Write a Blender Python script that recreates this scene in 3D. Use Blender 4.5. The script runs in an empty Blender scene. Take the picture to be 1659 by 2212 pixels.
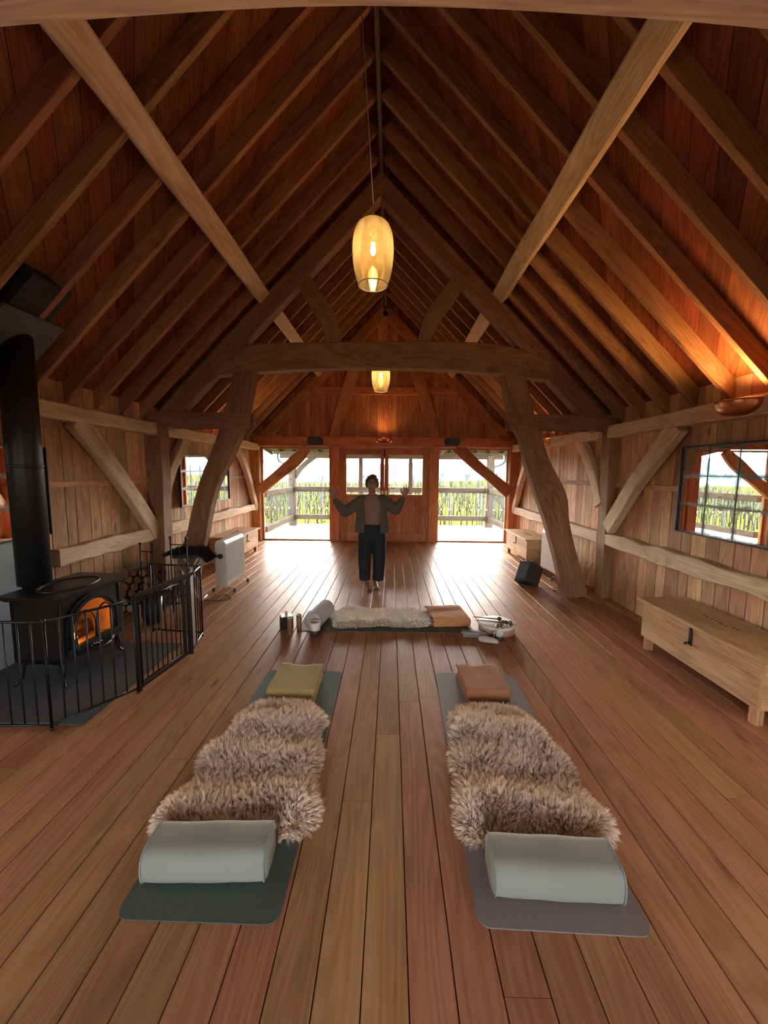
import bpy, bmesh, math, random
import numpy as np
from mathutils import Vector, Matrix, noise, Euler
random.seed(7)
SC = bpy.context.scene
COL = SC.collection
PI = math.pi
R = math.radians
# ------------------------------------------------------------------ camera
PIT, YAW, ROL = R(6.02), R(.95), R(.5)
cp, sp_, cy, sy, cr, sr = math.cos(PIT), math.sin(PIT), math.cos(YAW), math.sin(YAW), math.cos(ROL), math.sin(ROL)
Rm = Matrix(((cr, -sr, 0), (sr, cr, 0), (0, 0, 1))) @ Matrix(((1, 0, 0), (0, cp, -sp_), (0, sp_, cp))) @ Matrix(((cy, 0, sy), (0, 1, 0), (-sy, 0, cy)))
cx_, up_, bk_ = [Vector((r[0], r[2], -r[1])) for r in Rm]
cam = bpy.data.cameras.new('camera'); co = bpy.data.objects.new('camera', cam); COL.objects.link(co)
cam.sensor_fit = 'VERTICAL'; cam.sensor_height = 36; cam.lens = 36 * 845 / 2212
cam.clip_start = .02; cam.clip_end = 5000
M3 = Matrix((cx_, -up_, -bk_)).transposed()
co.matrix_world = Matrix.Translation((0, 0, 1.72)) @ M3.to_4x4()
SC.camera = co
SC.view_settings.view_transform = 'Standard'; SC.view_settings.look = 'None'
SC.view_settings.gamma = 1; SC.view_settings.use_curve_mapping = False
SC.view_settings.exposure = 0.92
# ------------------------------------------------------------------ world, sun, daylight
W = bpy.data.worlds.new('world'); SC.world = W; W.use_nodes = True
wn, wl = W.node_tree.nodes, W.node_tree.links
wn.clear()
sky = wn.new('ShaderNodeTexSky'); sky.sky_type = 'NISHITA'; sky.sun_disc = False
sky.sun_elevation = R(22.5); sky.sun_rotation = R(0); sky.air_density = 1.0; sky.dust_density = 1.6; sky.altitude = 100
bg = wn.new('ShaderNodeBackground'); wo = wn.new('ShaderNodeOutputWorld')
hsv = wn.new('ShaderNodeHueSaturation'); hsv.inputs['Saturation'].default_value = .5; wl.new(sky.outputs[0], hsv.inputs['Color']); wl.new(hsv.outputs[0], bg.inputs[0]); wl.new(bg.outputs[0], wo.inputs[0])
bg.inputs[1].default_value = SKY_S = 2.1
def lamp(name, typ, loc, power, col=(1, 1, 1), size=.1, direction=None, **k):
    l = bpy.data.lights.new(name, typ); l.energy = power; l.color = col
    o = bpy.data.objects.new(name, l); COL.objects.link(o); o.location = loc
    if typ == 'AREA':
        l.shape = 'RECTANGLE'; l.size = size[0]; l.size_y = size[1]
    elif typ in ('POINT', 'SPOT'):
        l.shadow_soft_size = size
    if direction is not None:
        o.rotation_euler = Vector(direction).to_track_quat('-Z', 'Y').to_euler()
    for a, b in k.items():
        if a == 'portal': l.cycles.is_portal = b
        else: setattr(l, a, b)
    return o
sun = lamp('sun', 'SUN', (0, 30, 20), 4.5, (1, .90, .76), direction=(.035, -1, -.42)); sun.data.angle = R(.6)
# daylight through the far gable's openings
lamp('daylight_left', 'AREA', (-2.29, 9.62, 1.13), 0, size=(1.75, 2.3), direction=(0, -1, 0), portal=True)
lamp('daylight_right', 'AREA', (1.95, 9.62, 1.13), 0, size=(1.75, 2.3), direction=(0, -1, 0), portal=True)
lamp('daylight_door', 'AREA', (-.17, 9.62, 1.64), 0, size=(2.0, 1.0), direction=(0, -1, 0), portal=True)
# daylight through the glazed gable behind the camera
lamp('daylight_rear', 'AREA', (-.16, -3.0, 1.5), 6, (1, .88, .74), size=(2.4, 1.6), direction=(0, .55, -1))
# added fill lamps out of view, hung before the solid side walls
for sx, nm in ((-1, 'left'), (1, 'right')):
    lamp('fill_side_' + nm, 'AREA', (-.15 + sx * 3.13, 1.25, 1.05), 19, (1, .88, .74), size=(2.2, 1.6), direction=(-sx, .1, -.25))
# ------------------------------------------------------------------ materials
MATS = {}
def newmat(name):
    m = bpy.data.materials.new(name); m.use_nodes = True; m.node_tree.nodes.clear(); MATS[name] = m
    return m, m.node_tree.nodes, m.node_tree.links
def math_(n, l, op, a, b=None, c=None):
    x = n.new('ShaderNodeMath'); x.operation = op
    for i, v in enumerate((a, b, c)):
        if v is None: continue
        if isinstance(v, (int, float)): x.inputs[i].default_value = v
        else: l.new(v, x.inputs[i])
    return x.outputs[0]
def ramp(n, l, fac, stops):
    x = n.new('ShaderNodeValToRGB'); e = x.color_ramp.elements
    while len(e) < len(stops): e.new(.5)
    for i, (p, c) in enumerate(stops):
        e[i].position = p; e[i].color = (*c, 1) if len(c) == 3 else c
    l.new(fac, x.inputs[0]); return x.outputs[0]
def mixc(n, l, fac, a, b, mode='MIX'):
    x = n.new('ShaderNodeMix'); x.data_type = 'RGBA'; x.blend_type = mode
    for s, v in ((0, fac), (6, a), (7, b)):
        if isinstance(v, (int, float)): x.inputs[s].default_value = v
        elif isinstance(v, tuple): x.inputs[s].default_value = (*v[:3], 1)
        else: l.new(v, x.inputs[s])
    return x.outputs[2]
def tex(n, l, kind, vec, **k):
    x = n.new('ShaderNodeTex' + kind)
    if vec is not None: l.new(vec, x.inputs['Vector'])
    for a, b in k.items(): x.inputs[a.replace('_', ' ')].default_value = b
    return x
def wood(name, light, dark, rough=.6, grain=1.0, knot=1.0, spread=.35, bump=.25, hue=None, spec=.35, patch=.3, coat=0):
    """plank wood along the UV u axis (metres); 'tone' gives each board its own shade"""
    m, n, l = newmat(name)
    uv = n.new('ShaderNodeUVMap').outputs[0]
    at = n.new('ShaderNodeAttribute'); at.attribute_name = 'tone'; tone = at.outputs['Fac']
    sx = n.new('ShaderNodeSeparateXYZ'); l.new(uv, sx.inputs[0])
    U, V = sx.outputs[0], sx.outputs[1]
    tz = math_(n, l, 'MULTIPLY', tone, 37.0)
    def vec(su, sv):
        c = n.new('ShaderNodeCombineXYZ')
        l.new(math_(n, l, 'MULTIPLY', U, su), c.inputs[0]); l.new(math_(n, l, 'MULTIPLY', V, sv), c.inputs[1]); l.new(tz, c.inputs[2])
        return c.outputs[0]
    fine = tex(n, l, 'Noise', vec(4, 90), Scale=1, Detail=3).outputs[0]
    big = tex(n, l, 'Noise', vec(.9, 5), Scale=1, Detail=4).outputs[0]
    # growth rings: contour lines of a slow noise, stretched along the board
    cont = tex(n, l, 'Noise', vec(.55, 5.5), Scale=1, Detail=1.2).outputs[0]
    ring = math_(n, l, 'ABSOLUTE', math_(n, l, 'SUBTRACT', math_(n, l, 'FRACT', math_(n, l, 'MULTIPLY', cont, 17.0)), .5))
    vo = tex(n, l, 'Voronoi', vec(1.25, 4.6), Scale=1, Randomness=1)
    kn = ramp(n, l, vo.outputs['Distance'], [(0, (1, 1, 1)), (.045, (.75,) * 3), (.13, (0, 0, 0))])
    g = math_(n, l, 'ADD', math_(n, l, 'MULTIPLY', fine, .42), math_(n, l, 'MULTIPLY', ring, .42))
    g = math_(n, l, 'ADD', g, math_(n, l, 'MULTIPLY', big, .62))
    fac = ramp(n, l, g, [(.42, (0,) * 3), (.86, (1,) * 3)])
    c = mixc(n, l, math_(n, l, 'MULTIPLY', fac, grain), light, dark)
    pt = ramp(n, l, tex(n, l, 'Noise', vec(2.2, 7), Scale=1, Detail=4).outputs[0], [(.5, (0,) * 3), (.72, (1,) * 3)])
    c = mixc(n, l, math_(n, l, 'MULTIPLY', pt, patch), c, tuple(x * .5 for x in dark))
    c = mixc(n, l, math_(n, l, 'MULTIPLY', kn, .8 * knot), c, tuple(x * .22 for x in dark))
    hs = n.new('ShaderNodeHueSaturation')
    l.new(c, hs.inputs['Color'])
    l.new(math_(n, l, 'ADD', math_(n, l, 'MULTIPLY', tone, spread * 2), 1 - spread), hs.inputs['Value'])
    l.new(math_(n, l, 'ADD', math_(n, l, 'MULTIPLY', math_(n, l, 'FRACT', math_(n, l, 'MULTIPLY', tone, 7.3)), .022), .489), hs.inputs['Hue'])
    b = n.new('ShaderNodeBsdfPrincipled'); o = n.new('ShaderNodeOutputMaterial')
    l.new(hs.outputs[0], b.inputs['Base Color'])
    l.new(math_(n, l, 'ADD', math_(n, l, 'MULTIPLY', big, .22), rough - .11), b.inputs['Roughness'])
    b.inputs['Specular IOR Level'].default_value = spec
    bp = n.new('ShaderNodeBump'); bp.inputs['Strength'].default_value = bump; bp.inputs['Distance'].default_value = .004
    l.new(math_(n, l, 'ADD', g, math_(n, l, 'MULTIPLY', kn, .6)), bp.inputs['Height']); l.new(bp.outputs[0], b.inputs['Normal'])
    l.new(b.outputs[0], o.inputs[0]); return m
def plain(name, col, rough=.5, metal=0, noise_=0, nscale=30, bump=0, spec=.5, emit=None, estr=0, tone=0):
    m, n, l = newmat(name)
    b = n.new('ShaderNodeBsdfPrincipled'); o = n.new('ShaderNodeOutputMaterial')
    b.inputs['Base Color'].default_value = (*col, 1); b.inputs['Roughness'].default_value = rough
    b.inputs['Metallic'].default_value = metal; b.inputs['Specular IOR Level'].default_value = spec
    g = n.new('ShaderNodeTexCoord').outputs['Object']
    if noise_ or bump:
        nz = tex(n, l, 'Noise', g, Scale=nscale, Detail=4).outputs[0]
        if noise_:
            c = mixc(n, l, nz, tuple(x * (1 - noise_) for x in col), tuple(min(1, x * (1 + noise_)) for x in col))
            l.new(c, b.inputs['Base Color'])
        if bump:
            bp = n.new('ShaderNodeBump'); bp.inputs['Strength'].default_value = bump; bp.inputs['Distance'].default_value = .003
            l.new(nz, bp.inputs['Height']); l.new(bp.outputs[0], b.inputs['Normal'])
    if tone:
        at = n.new('ShaderNodeAttribute'); at.attribute_name = 'tone'
        hs = n.new('ShaderNodeHueSaturation')
        src = b.inputs['Base Color'].links[0].from_socket if b.inputs['Base Color'].links else None
        if src: l.new(src, hs.inputs['Color'])
        else: hs.inputs['Color'].default_value = (*col, 1)
        l.new(math_(n, l, 'ADD', math_(n, l, 'MULTIPLY', at.outputs['Fac'], 2 * tone), 1 - tone), hs.inputs['Value'])
        l.new(hs.outputs[0], b.inputs['Base Color'])
    if emit: b.inputs['Emission Color'].default_value = (*emit, 1); b.inputs['Emission Strength'].default_value = estr
    l.new(b.outputs[0], o.inputs[0]); return m
wood('floor_wood', (.46, .225, .112), (.235, .093, .042), rough=.40, spread=.15, bump=.6, spec=.07, patch=.18, grain=.75)
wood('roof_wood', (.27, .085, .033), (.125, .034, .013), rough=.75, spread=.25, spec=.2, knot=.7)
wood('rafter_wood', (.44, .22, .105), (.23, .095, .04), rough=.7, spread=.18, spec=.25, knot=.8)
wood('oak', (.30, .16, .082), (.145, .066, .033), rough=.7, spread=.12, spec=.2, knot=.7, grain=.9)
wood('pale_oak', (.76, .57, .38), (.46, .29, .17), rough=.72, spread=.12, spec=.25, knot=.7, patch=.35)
wood('wall_wood', (.68, .41, .225), (.40, .19, .09), rough=.7, spread=.3, spec=.25, patch=.45)
wood('gable_wood', (.58, .235, .09), (.30, .085, .03), rough=.6, spread=.22, spec=.3)
wood('chest_wood', (.62, .38, .20), (.36, .17, .08), rough=.55, spread=.08, spec=.3, knot=.6)
wood('grey_wood', (.20, .155, .11), (.10, .07, .05), rough=.8, spread=.2, spec=.02)
wood('log_wood', (.75, .58, .38), (.50, .34, .20), rough=.9, spread=.35, spec=.1)
wood('bark', (.16, .09, .055), (.06, .03, .02), rough=.95, spread=.3, spec=.1, bump=.8)
plain('iron', (.018, .018, .02), .42, .6, .3, 60, .08)
plain('cast_iron', (.012, .012, .013), .38, .3, .3, 90, .15)
plain('flue_black', (.010, .010, .011), .45, .2, 0, 60, .03)
plain('zinc_dark', (.10, .10, .10), .6, .3, .2, 8)
plain('zinc_void', (.02, .02, .022), .7, .2)
plain('slate', (.06, .064, .07), .6, 0, .35, 14, .4)
plain('panel_grey', (.17, .19, .205), .55, .1, .12, 5)
plain('rust_peg', (.10, .045, .02), .8)
plain('copper', (.62, .26, .13), .32, 1.0, .2, 10)
plain('black_plastic', (.02, .021, .022), .5, 0, .2, 200, .1)
plain('white_metal', (.62, .60, .57), .35, 0, .03)
plain('chrome', (.7, .7, .7), .2, 1)
plain('cord_black', (.02, .02, .02), .6)
plain('mat_green', (.072, .088, .074), .75, 0, .15, 60, .15)
plain('mat_taupe', (.22, .175, .165), .75, 0, .12, 60, .15)
plain('mat_olive', (.085, .095, .068), .75, 0, .12, 60, .15)
plain('bolster_sage', (.255, .25, .215), .85, 0, .06, 300, .25)
plain('bolster_piping', (.24, .27, .235), .85)
plain('bolster_grey', (.42, .38, .36), .85, 0, .06, 300, .25)
plain('blanket_mustard', (.37, .28, .10), .95, 0, .22, 90, .8)
plain('blanket_rust', (.38, .16, .075), .95, 0, .22, 90, .8)
plain('blanket_tan', (.50, .22, .09), .95, 0, .2, 90, .8)
plain('fringe', (.55, .42, .30), .95, tone=.2)
plain('skin_base', (.42, .30, .20), .95)
plain('fur_tan', (.86, .69, .54), .85, spec=.2, tone=.28)
plain('fur_cream', (.95, .85, .70), .85, spec=.2, tone=.2)
plain('fur_black', (.022, .018, .018), .8, spec=.3, tone=.4)
plain('seat_dark', (.03, .03, .035), .7)
plain('skin', (.26, .12, .07), .5)
plain('hair', (.06, .035, .02), .55, 0, .4, 80, .4)
plain('knit_grey', (.085, .07, .05), .95, 0, .25, 120, .9)
plain('tee_pink', (.22, .115, .09), .9, 0, .06, 40, .15)
plain('trouser_navy', (.009, .010, .014), .9, 0, .15, 30, .2)
plain('lip', (.16, .05, .04), .5)
plain('eye', (.02, .015, .012), .3)
plain('drum_skin', (.74, .70, .62), .5, 0, .08, 6)
plain('drum_frame', (.50, .30, .19), .5, 0, .15, 12)
plain('dark_wood', (.07, .03, .018), .55, 0, .3, 20)
plain('brown_wood', (.22, .09, .045), .5, 0, .3, 25)
plain('ceramic_cream', (.66, .58, .46), .4, 0, .08, 20)
plain('ceramic_black', (.03, .027, .025), .45)
plain('wax', (.85, .80, .68), .5)
plain('crystal', (.55, .33, .28), .25)
plain('linen_grey', (.30, .29, .26), .9, 0, .1, 150, .3)
plain('linen_white', (.60, .52, .46), .85, 0, .1, 60, .3)
plain('glass_jar', (.62, .58, .50), .2, 0, .2, 30)
plain('lantern_black', (.018, .013, .011), .4, .3)
plain('grass', (.125, .14, .022), .95, 0, .45, 1.2, .3, spec=0)
plain('deck_grey', (.27, .26, .25), .8, 0, .2, 9, .1, tone=.12, spec=0)
plain('vine_leaf', (.13, .13, .03), .9, tone=.4, spec=0)
plain('vine_stem', (.05, .04, .035), .9, spec=0)
plain('stake', (.13, .12, .11), .9, spec=0)
plain('bare_branch', (.12, .12, .13), .95, spec=0)
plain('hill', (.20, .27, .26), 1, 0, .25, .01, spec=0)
plain('far_hill', (.28, .36, .44), 1, 0, .12, .004, spec=0)  # blue-green of both hill colours is distance haze mixed into the paint
plain('bulb_glow', (1, .8, .4), .4, emit=(1, .62, .22), estr=22)
plain('bulb_hot', (1, .8, .4), .4, emit=(1, .72, .34), estr=45)
plain('brass', (.65, .42, .14), .35, .9)
plain('ember', (1, .3, .05), .6, emit=(1, .27, .04), estr=5)
plain('flame', (1, .5, .1), .6, emit=(1, .42, .07), estr=9)
plain('firebrick', (.45, .30, .20), .9, 0, .3, 18)
plain('marking', (.10, .05, .03), .7)
def glassmat(name, tint, rough=0.0, haze=0.0, hazecol=(1, 1, 1), ior=1.45):
    m, n, l = newmat(name)
    tr = n.new('ShaderNodeBsdfTransparent'); tr.inputs[0].default_value = (*tint, 1)
    gl = n.new('ShaderNodeBsdfGlossy'); gl.inputs['Roughness'].default_value = rough
    fr = n.new('ShaderNodeFresnel'); fr.inputs[0].default_value = ior
    mx = n.new('ShaderNodeMixShader'); l.new(fr.outputs[0], mx.inputs[0]); l.new(tr.outputs[0], mx.inputs[1]); l.new(gl.outputs[0], mx.inputs[2])
    out = mx.outputs[0]
    if haze:
        tl = n.new('ShaderNodeBsdfTranslucent'); tl.inputs[0].default_value = (*hazecol, 1)
        df = n.new('ShaderNodeBsdfDiffuse'); df.inputs[0].default_value = (*hazecol, 1)
        a = n.new('ShaderNodeMixShader'); a.inputs[0].default_value = .35; l.new(tl.outputs[0], a.inputs[1]); l.new(df.outputs[0], a.inputs[2])
        g = n.new('ShaderNodeTexCoord').outputs['Object']
        mp = n.new('ShaderNodeMapping'); mp.inputs['Scale'].default_value = (25, 25, 5); l.new(g, mp.inputs[0])
        nz = tex(n, l, 'Noise', mp.outputs[0], Scale=1, Detail=1).outputs[0]
        b = n.new('ShaderNodeMixShader'); l.new(math_(n, l, 'MULTIPLY', nz, haze * 2), b.inputs[0]); l.new(out, b.inputs[1]); l.new(a.outputs[0], b.inputs[2]); out = b.outputs[0]
    o = n.new('ShaderNodeOutputMaterial'); l.new(out, o.inputs[0]); return m
m, n, l = newmat('dot_white')
tl = n.new('ShaderNodeBsdfTranslucent'); tl.inputs[0].default_value = (.95, .95, .93, 1); o = n.new('ShaderNodeOutputMaterial'); l.new(tl.outputs[0], o.inputs[0])
glassmat('window_glass', (.97, .98, .98), ior=1.3)
glassmat('stove_glass', (.9, .85, .8), rough=.03, ior=1.9)
glassmat('lamp_glass', (1, .92, .70), haze=.14, hazecol=(1, .82, .56))
# aged mirror: silvering gone around the tile seams
m, n, l = newmat('aged_mirror')
uv = n.new('ShaderNodeUVMap').outputs[0]
at = n.new('ShaderNodeAttribute'); at.attribute_name = 'tone'
nz = tex(n, l, 'Noise', uv, Scale=9, Detail=6, Roughness=.65).outputs[0]
sx = n.new('ShaderNodeSeparateXYZ'); l.new(uv, sx.inputs[0])
def edge(s, period):
    f = math_(n, l, 'FRACT', math_(n, l, 'DIVIDE', s, period))
    return math_(n, l, 'MULTIPLY', math_(n, l, 'MINIMUM', f, math_(n, l, 'SUBTRACT', 1.0, f)), period)
ed = math_(n, l, 'MINIMUM', edge(sx.outputs[0], .32), edge(sx.outputs[1], .273))
f = math_(n, l, 'SUBTRACT', math_(n, l, 'MULTIPLY', nz, .085), math_(n, l, 'SUBTRACT', ed, -.012))
fac = ramp(n, l, f, [(0, (0,) * 3), (.02, (1,) * 3)])
gl = n.new('ShaderNodeBsdfGlossy'); gl.inputs['Color'].default_value = (.86, .88, .87, 1); gl.inputs['Roughness'].default_value = .008
b = n.new('ShaderNodeBsdfPrincipled'); b.inputs['Base Color'].default_value = (.10, .075, .055, 1); b.inputs['Roughness'].default_value = .35
mx = n.new('ShaderNodeMixShader'); l.new(math_(n, l, 'MULTIPLY', fac, .8), mx.inputs[0]); l.new(gl.outputs[0], mx.inputs[1]); l.new(b.outputs[0], mx.inputs[2])
o = n.new('ShaderNodeOutputMaterial'); l.new(mx.outputs[0], o.inputs[0])
# ------------------------------------------------------------------ mesh builder
def catmull(pts, k=5):
    P = [np.array(p, float) for p in pts]; out = []
    for i in range(len(P) - 1):
        p0 = P[max(i - 1, 0)]; p1 = P[i]; p2 = P[i + 1]; p3 = P[min(i + 2, len(P) - 1)]
        for j in range(k):
            t = j / k
            out.append(.5 * ((2 * p1) + (-p0 + p2) * t + (2 * p0 - 5 * p1 + 4 * p2 - p3) * t * t + (-p0 + 3 * p1 - 3 * p2 + p3) * t ** 3))
    out.append(P[-1]); return [tuple(x) for x in out]
class MB:
    def __init__(s): s.v = []; s.f = []; s.uv = []; s.t = []; s.sm = []; s.xf = Matrix()
    def vert(s, p): s.v.append(tuple(s.xf @ Vector(p))); return len(s.v) - 1
    def face(s, ids, uvs=None, tone=.5, smooth=False):
        s.f.append(tuple(ids)); s.uv.extend(uvs if uvs else [(0, 0)] * len(ids)); s.t.append(tone); s.sm.append(smooth)
    def sweep(s, pts, side, ws, dp, ch=.005, tone=None, smooth=False, taper=None):
        """timber along pts; ws = width in the plane normal to side, dp = width along side"""
        pts = [Vector(p) for p in pts]; side = Vector(side).normalized()
        if isinstance(ws, (int, float)): ws = [ws] * len(pts)
        dps = dp if isinstance(dp, (list, tuple)) else [dp] * len(pts)
        tone = random.random() if tone is None else tone
        ou, ov = random.random() * 9, random.random() * 9
        rings = []; u = 0; us = []
        for i, p in enumerate(pts):
            a = pts[max(i - 1, 0)]; b = pts[min(i + 1, len(pts) - 1)]
            t = (b - a).normalized(); n = side.cross(t).normalized()
            if i: u += (p - pts[i - 1]).length
            us.append(u + ou); A = ws[i] / 2; B = dps[i] / 2; c = min(ch, A * .6, B * .6)
            cr_ = [(A, -B + c), (A, B - c), (A - c, B), (-A + c, B), (-A, B - c), (-A, -B + c), (-A + c, -B), (A - c, -B)]
            rings.append([s.vert(p + n * x + side * y) for x, y in cr_])
            if i == 0: per = [0, 2 * B, 2 * B + c, 2 * B + 2 * A, 2 * B + 2 * A + c, 4 * B + 2 * A, 4 * B + 2 * A + c, 4 * B + 4 * A, 4 * B + 4 * A + c]
        for i in range(len(pts) - 1):
            for k in range(8):
                k2 = (k + 1) % 8
                s.face((rings[i][k], rings[i][k2], rings[i + 1][k2], rings[i + 1][k]),
                       [(us[i], per[k] + ov), (us[i], per[k + 1] + ov), (us[i + 1], per[k + 1] + ov), (us[i + 1], per[k] + ov)], tone, smooth)
        cc = [(0, -1), (0, 1), (-.1, 1), (-.9, 1), (-1, .9), (-1, -.9), (-.9, -1), (-.1, -1)]
        for r_, rev in ((rings[0], True), (rings[-1], False)):
            ids = list(reversed(r_)) if rev else r_
            s.face(ids, [(a * .1 + ou, b * .1 + ov) for a, b in cc], tone)
        return s
    def bar(s, p0, p1, w, d, side=None, ch=.004, tone=None):
        p0 = Vector(p0); p1 = Vector(p1); t = (p1 - p0).normalized()
        if side is None: side = (0, 0, 1) if abs(t.z) < .9 else (0, 1, 0)
        side = Vector(side); side = (side - t * side.dot(t)).normalized()
        return s.sweep([p0, p1], side, w, d, ch, tone)
    def box(s, lo, hi, ch=.004, tone=None):
        """axis aligned, grain along the longest side"""
        lo = Vector(lo); hi = Vector(hi); d = hi - lo; c = (lo + hi) / 2
        ax = max(range(3), key=lambda i: d[i]); e = Vector([1 if i == ax else 0 for i in range(3)])
        sd = (ax + 1) % 3; sv = Vector([1 if i == sd else 0 for i in range(3)]); o = (ax + 2) % 3
        return s.sweep([c - e * d[ax] / 2, c + e * d[ax] / 2], sv, d[o], d[sd], ch, tone)
    def tube(s, pts, r, n=10, tone=.5, caps=True, sx=1, sy=1, ref=None):
        pts = [Vector(p) for p in pts]; rs = r if isinstance(r, (list, tuple)) else [r] * len(pts)
        rings = []; u = 0; prev = Vector(ref) if ref else None
        for i, p in enumerate(pts):
            a = pts[max(i - 1, 0)]; b = pts[min(i + 1, len(pts) - 1)]
            t = (b - a).normalized()
            if prev is None: prev = Vector((0, 0, 1)) if abs(t.z) < .9 else Vector((1, 0, 0))
            x = (prev - t * prev.dot(t)).normalized(); prev = x; y = t.cross(x)
            if i: u += (p - pts[i - 1]).length
            rings.append(([s.vert(p + x * math.cos(2 * PI * k / n) * rs[i] * sx + y * math.sin(2 * PI * k / n) * rs[i] * sy) for k in range(n)], u))
        for (A, ua), (B, ub) in zip(rings, rings[1:]):
            for k in range(n):
                q = (k + 1) % n; r0 = rs[0]
                s.face((A[k], A[q], B[q], B[k]), [(ua, k / n * 6.28 * r0), (ua, (k + 1) / n * 6.28 * r0), (ub, (k + 1) / n * 6.28 * r0), (ub, k / n * 6.28 * r0)], tone, True)
        if caps:
            uvs = [(.05 * math.cos(2 * PI * k / n), .05 * math.sin(2 * PI * k / n)) for k in range(n)]
            s.face(list(reversed(rings[0][0])), uvs, tone); s.face(rings[-1][0], uvs, tone)
        return s
    def lathe(s, prof, n=32, c=(0, 0, 0), a0=0, a1=2 * PI, tone=.5, smooth=True, sx=1, sy=1):
        full = abs(a1 - a0 - 2 * PI) < 1e-6; m = n if full else n + 1; c = Vector(c)
        rings = []
        for r, z in prof:
            rings.append([s.vert(c + Vector((r * sx * math.cos(a0 + (a1 - a0) * k / n), r * sy * math.sin(a0 + (a1 - a0) * k / n), z))) for k in range(m)])
        for i, (A, B) in enumerate(zip(rings, rings[1:])):
            for k in range(n):
                q = (k + 1) % m
                s.face((A[k], A[q], B[q], B[k]), [(prof[i][1], k * .02), (prof[i][1], k * .02 + .02), (prof[i + 1][1], k * .02 + .02), (prof[i + 1][1], k * .02)], tone, smooth)
        return s
    def ball(s, c, r, n=14, sc=(1, 1, 1), tone=.5):
        pr = [(max(1e-4, r * math.sin(PI * i / n)), -r * math.cos(PI * i / n) * sc[2]) for i in range(n + 1)]
        return s.lathe(pr, n + 4, c, tone=tone, sx=sc[0], sy=sc[1])
    def prism(s, poly, th, ud, vd, tone=None):
        """flat polygon (3D points) thickened by vector th, grain along ud"""
        tone = random.random() if tone is None else tone
        th = Vector(th); ud = Vector(ud).normalized(); vd = Vector(vd).normalized(); P = [Vector(p) for p in poly]
        ou = random.random() * 9; ov = random.random() * 9
        uv = lambda p: (p.dot(ud) + ou, p.dot(vd) + ov)
        a = [s.vert(p) for p in P]; b = [s.vert(p + th) for p in P]; k = len(P)
        s.face(a, [uv(p) for p in P], tone); s.face(list(reversed(b)), [uv(p) for p in reversed(P)], tone)
        for i in range(k):
            j = (i + 1) % k
            s.face((a[j], a[i], b[i], b[j]), [uv(P[j]), uv(P[i]), (uv(P[i])[0], uv(P[i])[1] + .02), (uv(P[j])[0], uv(P[j])[1] + .02)], tone)
        return s
    def mesh(s, name):
        me = bpy.data.meshes.new(name); me.from_pydata(s.v, [], s.f); 
        uvl = me.uv_layers.new(name='UVMap'); uvl.data.foreach_set('uv', np.array(s.uv, np.float32).ravel())
        at = me.attributes.new('tone', 'FLOAT', 'FACE'); at.data.foreach_set('value', np.array(s.t, np.float32))
        me.polygons.foreach_set('use_smooth', np.array(s.sm, bool))
        bm = bmesh.new(); bm.from_mesh(me); bmesh.ops.recalc_face_normals(bm, faces=bm.faces); bm.to_mesh(me); bm.free()
        me.update(); return me
def obj(name, mb, mat, parent=None):
    me = mb if isinstance(mb, bpy.types.Mesh) else mb.mesh(name)
    o = bpy.data.objects.new(name, me); COL.objects.link(o)
    for m_ in (mat if isinstance(mat, list) else [mat]): me.materials.append(MATS[m_])
    if parent: o.parent = parent
    return o
def tag(o, label, cat, group=None, kind=None):
    if label: o['label'] = label
    if cat: o['category'] = cat
    if group: o['group'] = group
    if kind: o['kind'] = kind
    return o
def thing(name, label, cat, loc=(0, 0, 0), rz=0, group=None, rot=None):
    o = bpy.data.objects.new(name, None); COL.objects.link(o); o.empty_display_size = .1
    o.location = loc; o.rotation_euler = rot if rot else (0, 0, rz); return tag(o, label, cat, group)
def struct(name, mb, mat, parent=None):
    o = obj(name, mb, mat, parent)
    if not parent: o['kind'] = 'structure'
    return o
def dup(root, loc=None, rz=None, label=None, group=None, rot=None):
    r = root.copy(); COL.objects.link(r)
    if loc is not None: r.location = loc
    if rz is not None: r.rotation_euler = (0, 0, rz)
    if rot is not None: r.rotation_euler = rot
    if label: r['label'] = label
    if group: r['group'] = group
    for ch in list(root.children):
        c = ch.copy(); COL.objects.link(c); c.parent = r
        for g in list(ch.children):
            d = g.copy(); COL.objects.link(d); d.parent = c
    return r
def remesh(mb, name, vox, smooth=4, fac=.6):
    me = mb.mesh(name + '_raw'); o = bpy.data.objects.new('tmp', me); COL.objects.link(o)
    a = o.modifiers.new('r', 'REMESH'); a.mode = 'VOXEL'; a.voxel_size = vox; a.use_smooth_shade = True
    b_ = o.modifiers.new('s', 'SMOOTH'); b_.iterations = smooth; b_.factor = fac
    dg = bpy.context.evaluated_depsgraph_get(); ev = o.evaluated_get(dg)
    out = bpy.data.meshes.new_from_object(ev); out.name = name
    bpy.data.objects.remove(o); bpy.data.meshes.remove(me); return out
def nz3(x, y, z=0): return noise.noise(Vector((x, y, z)))
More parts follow.
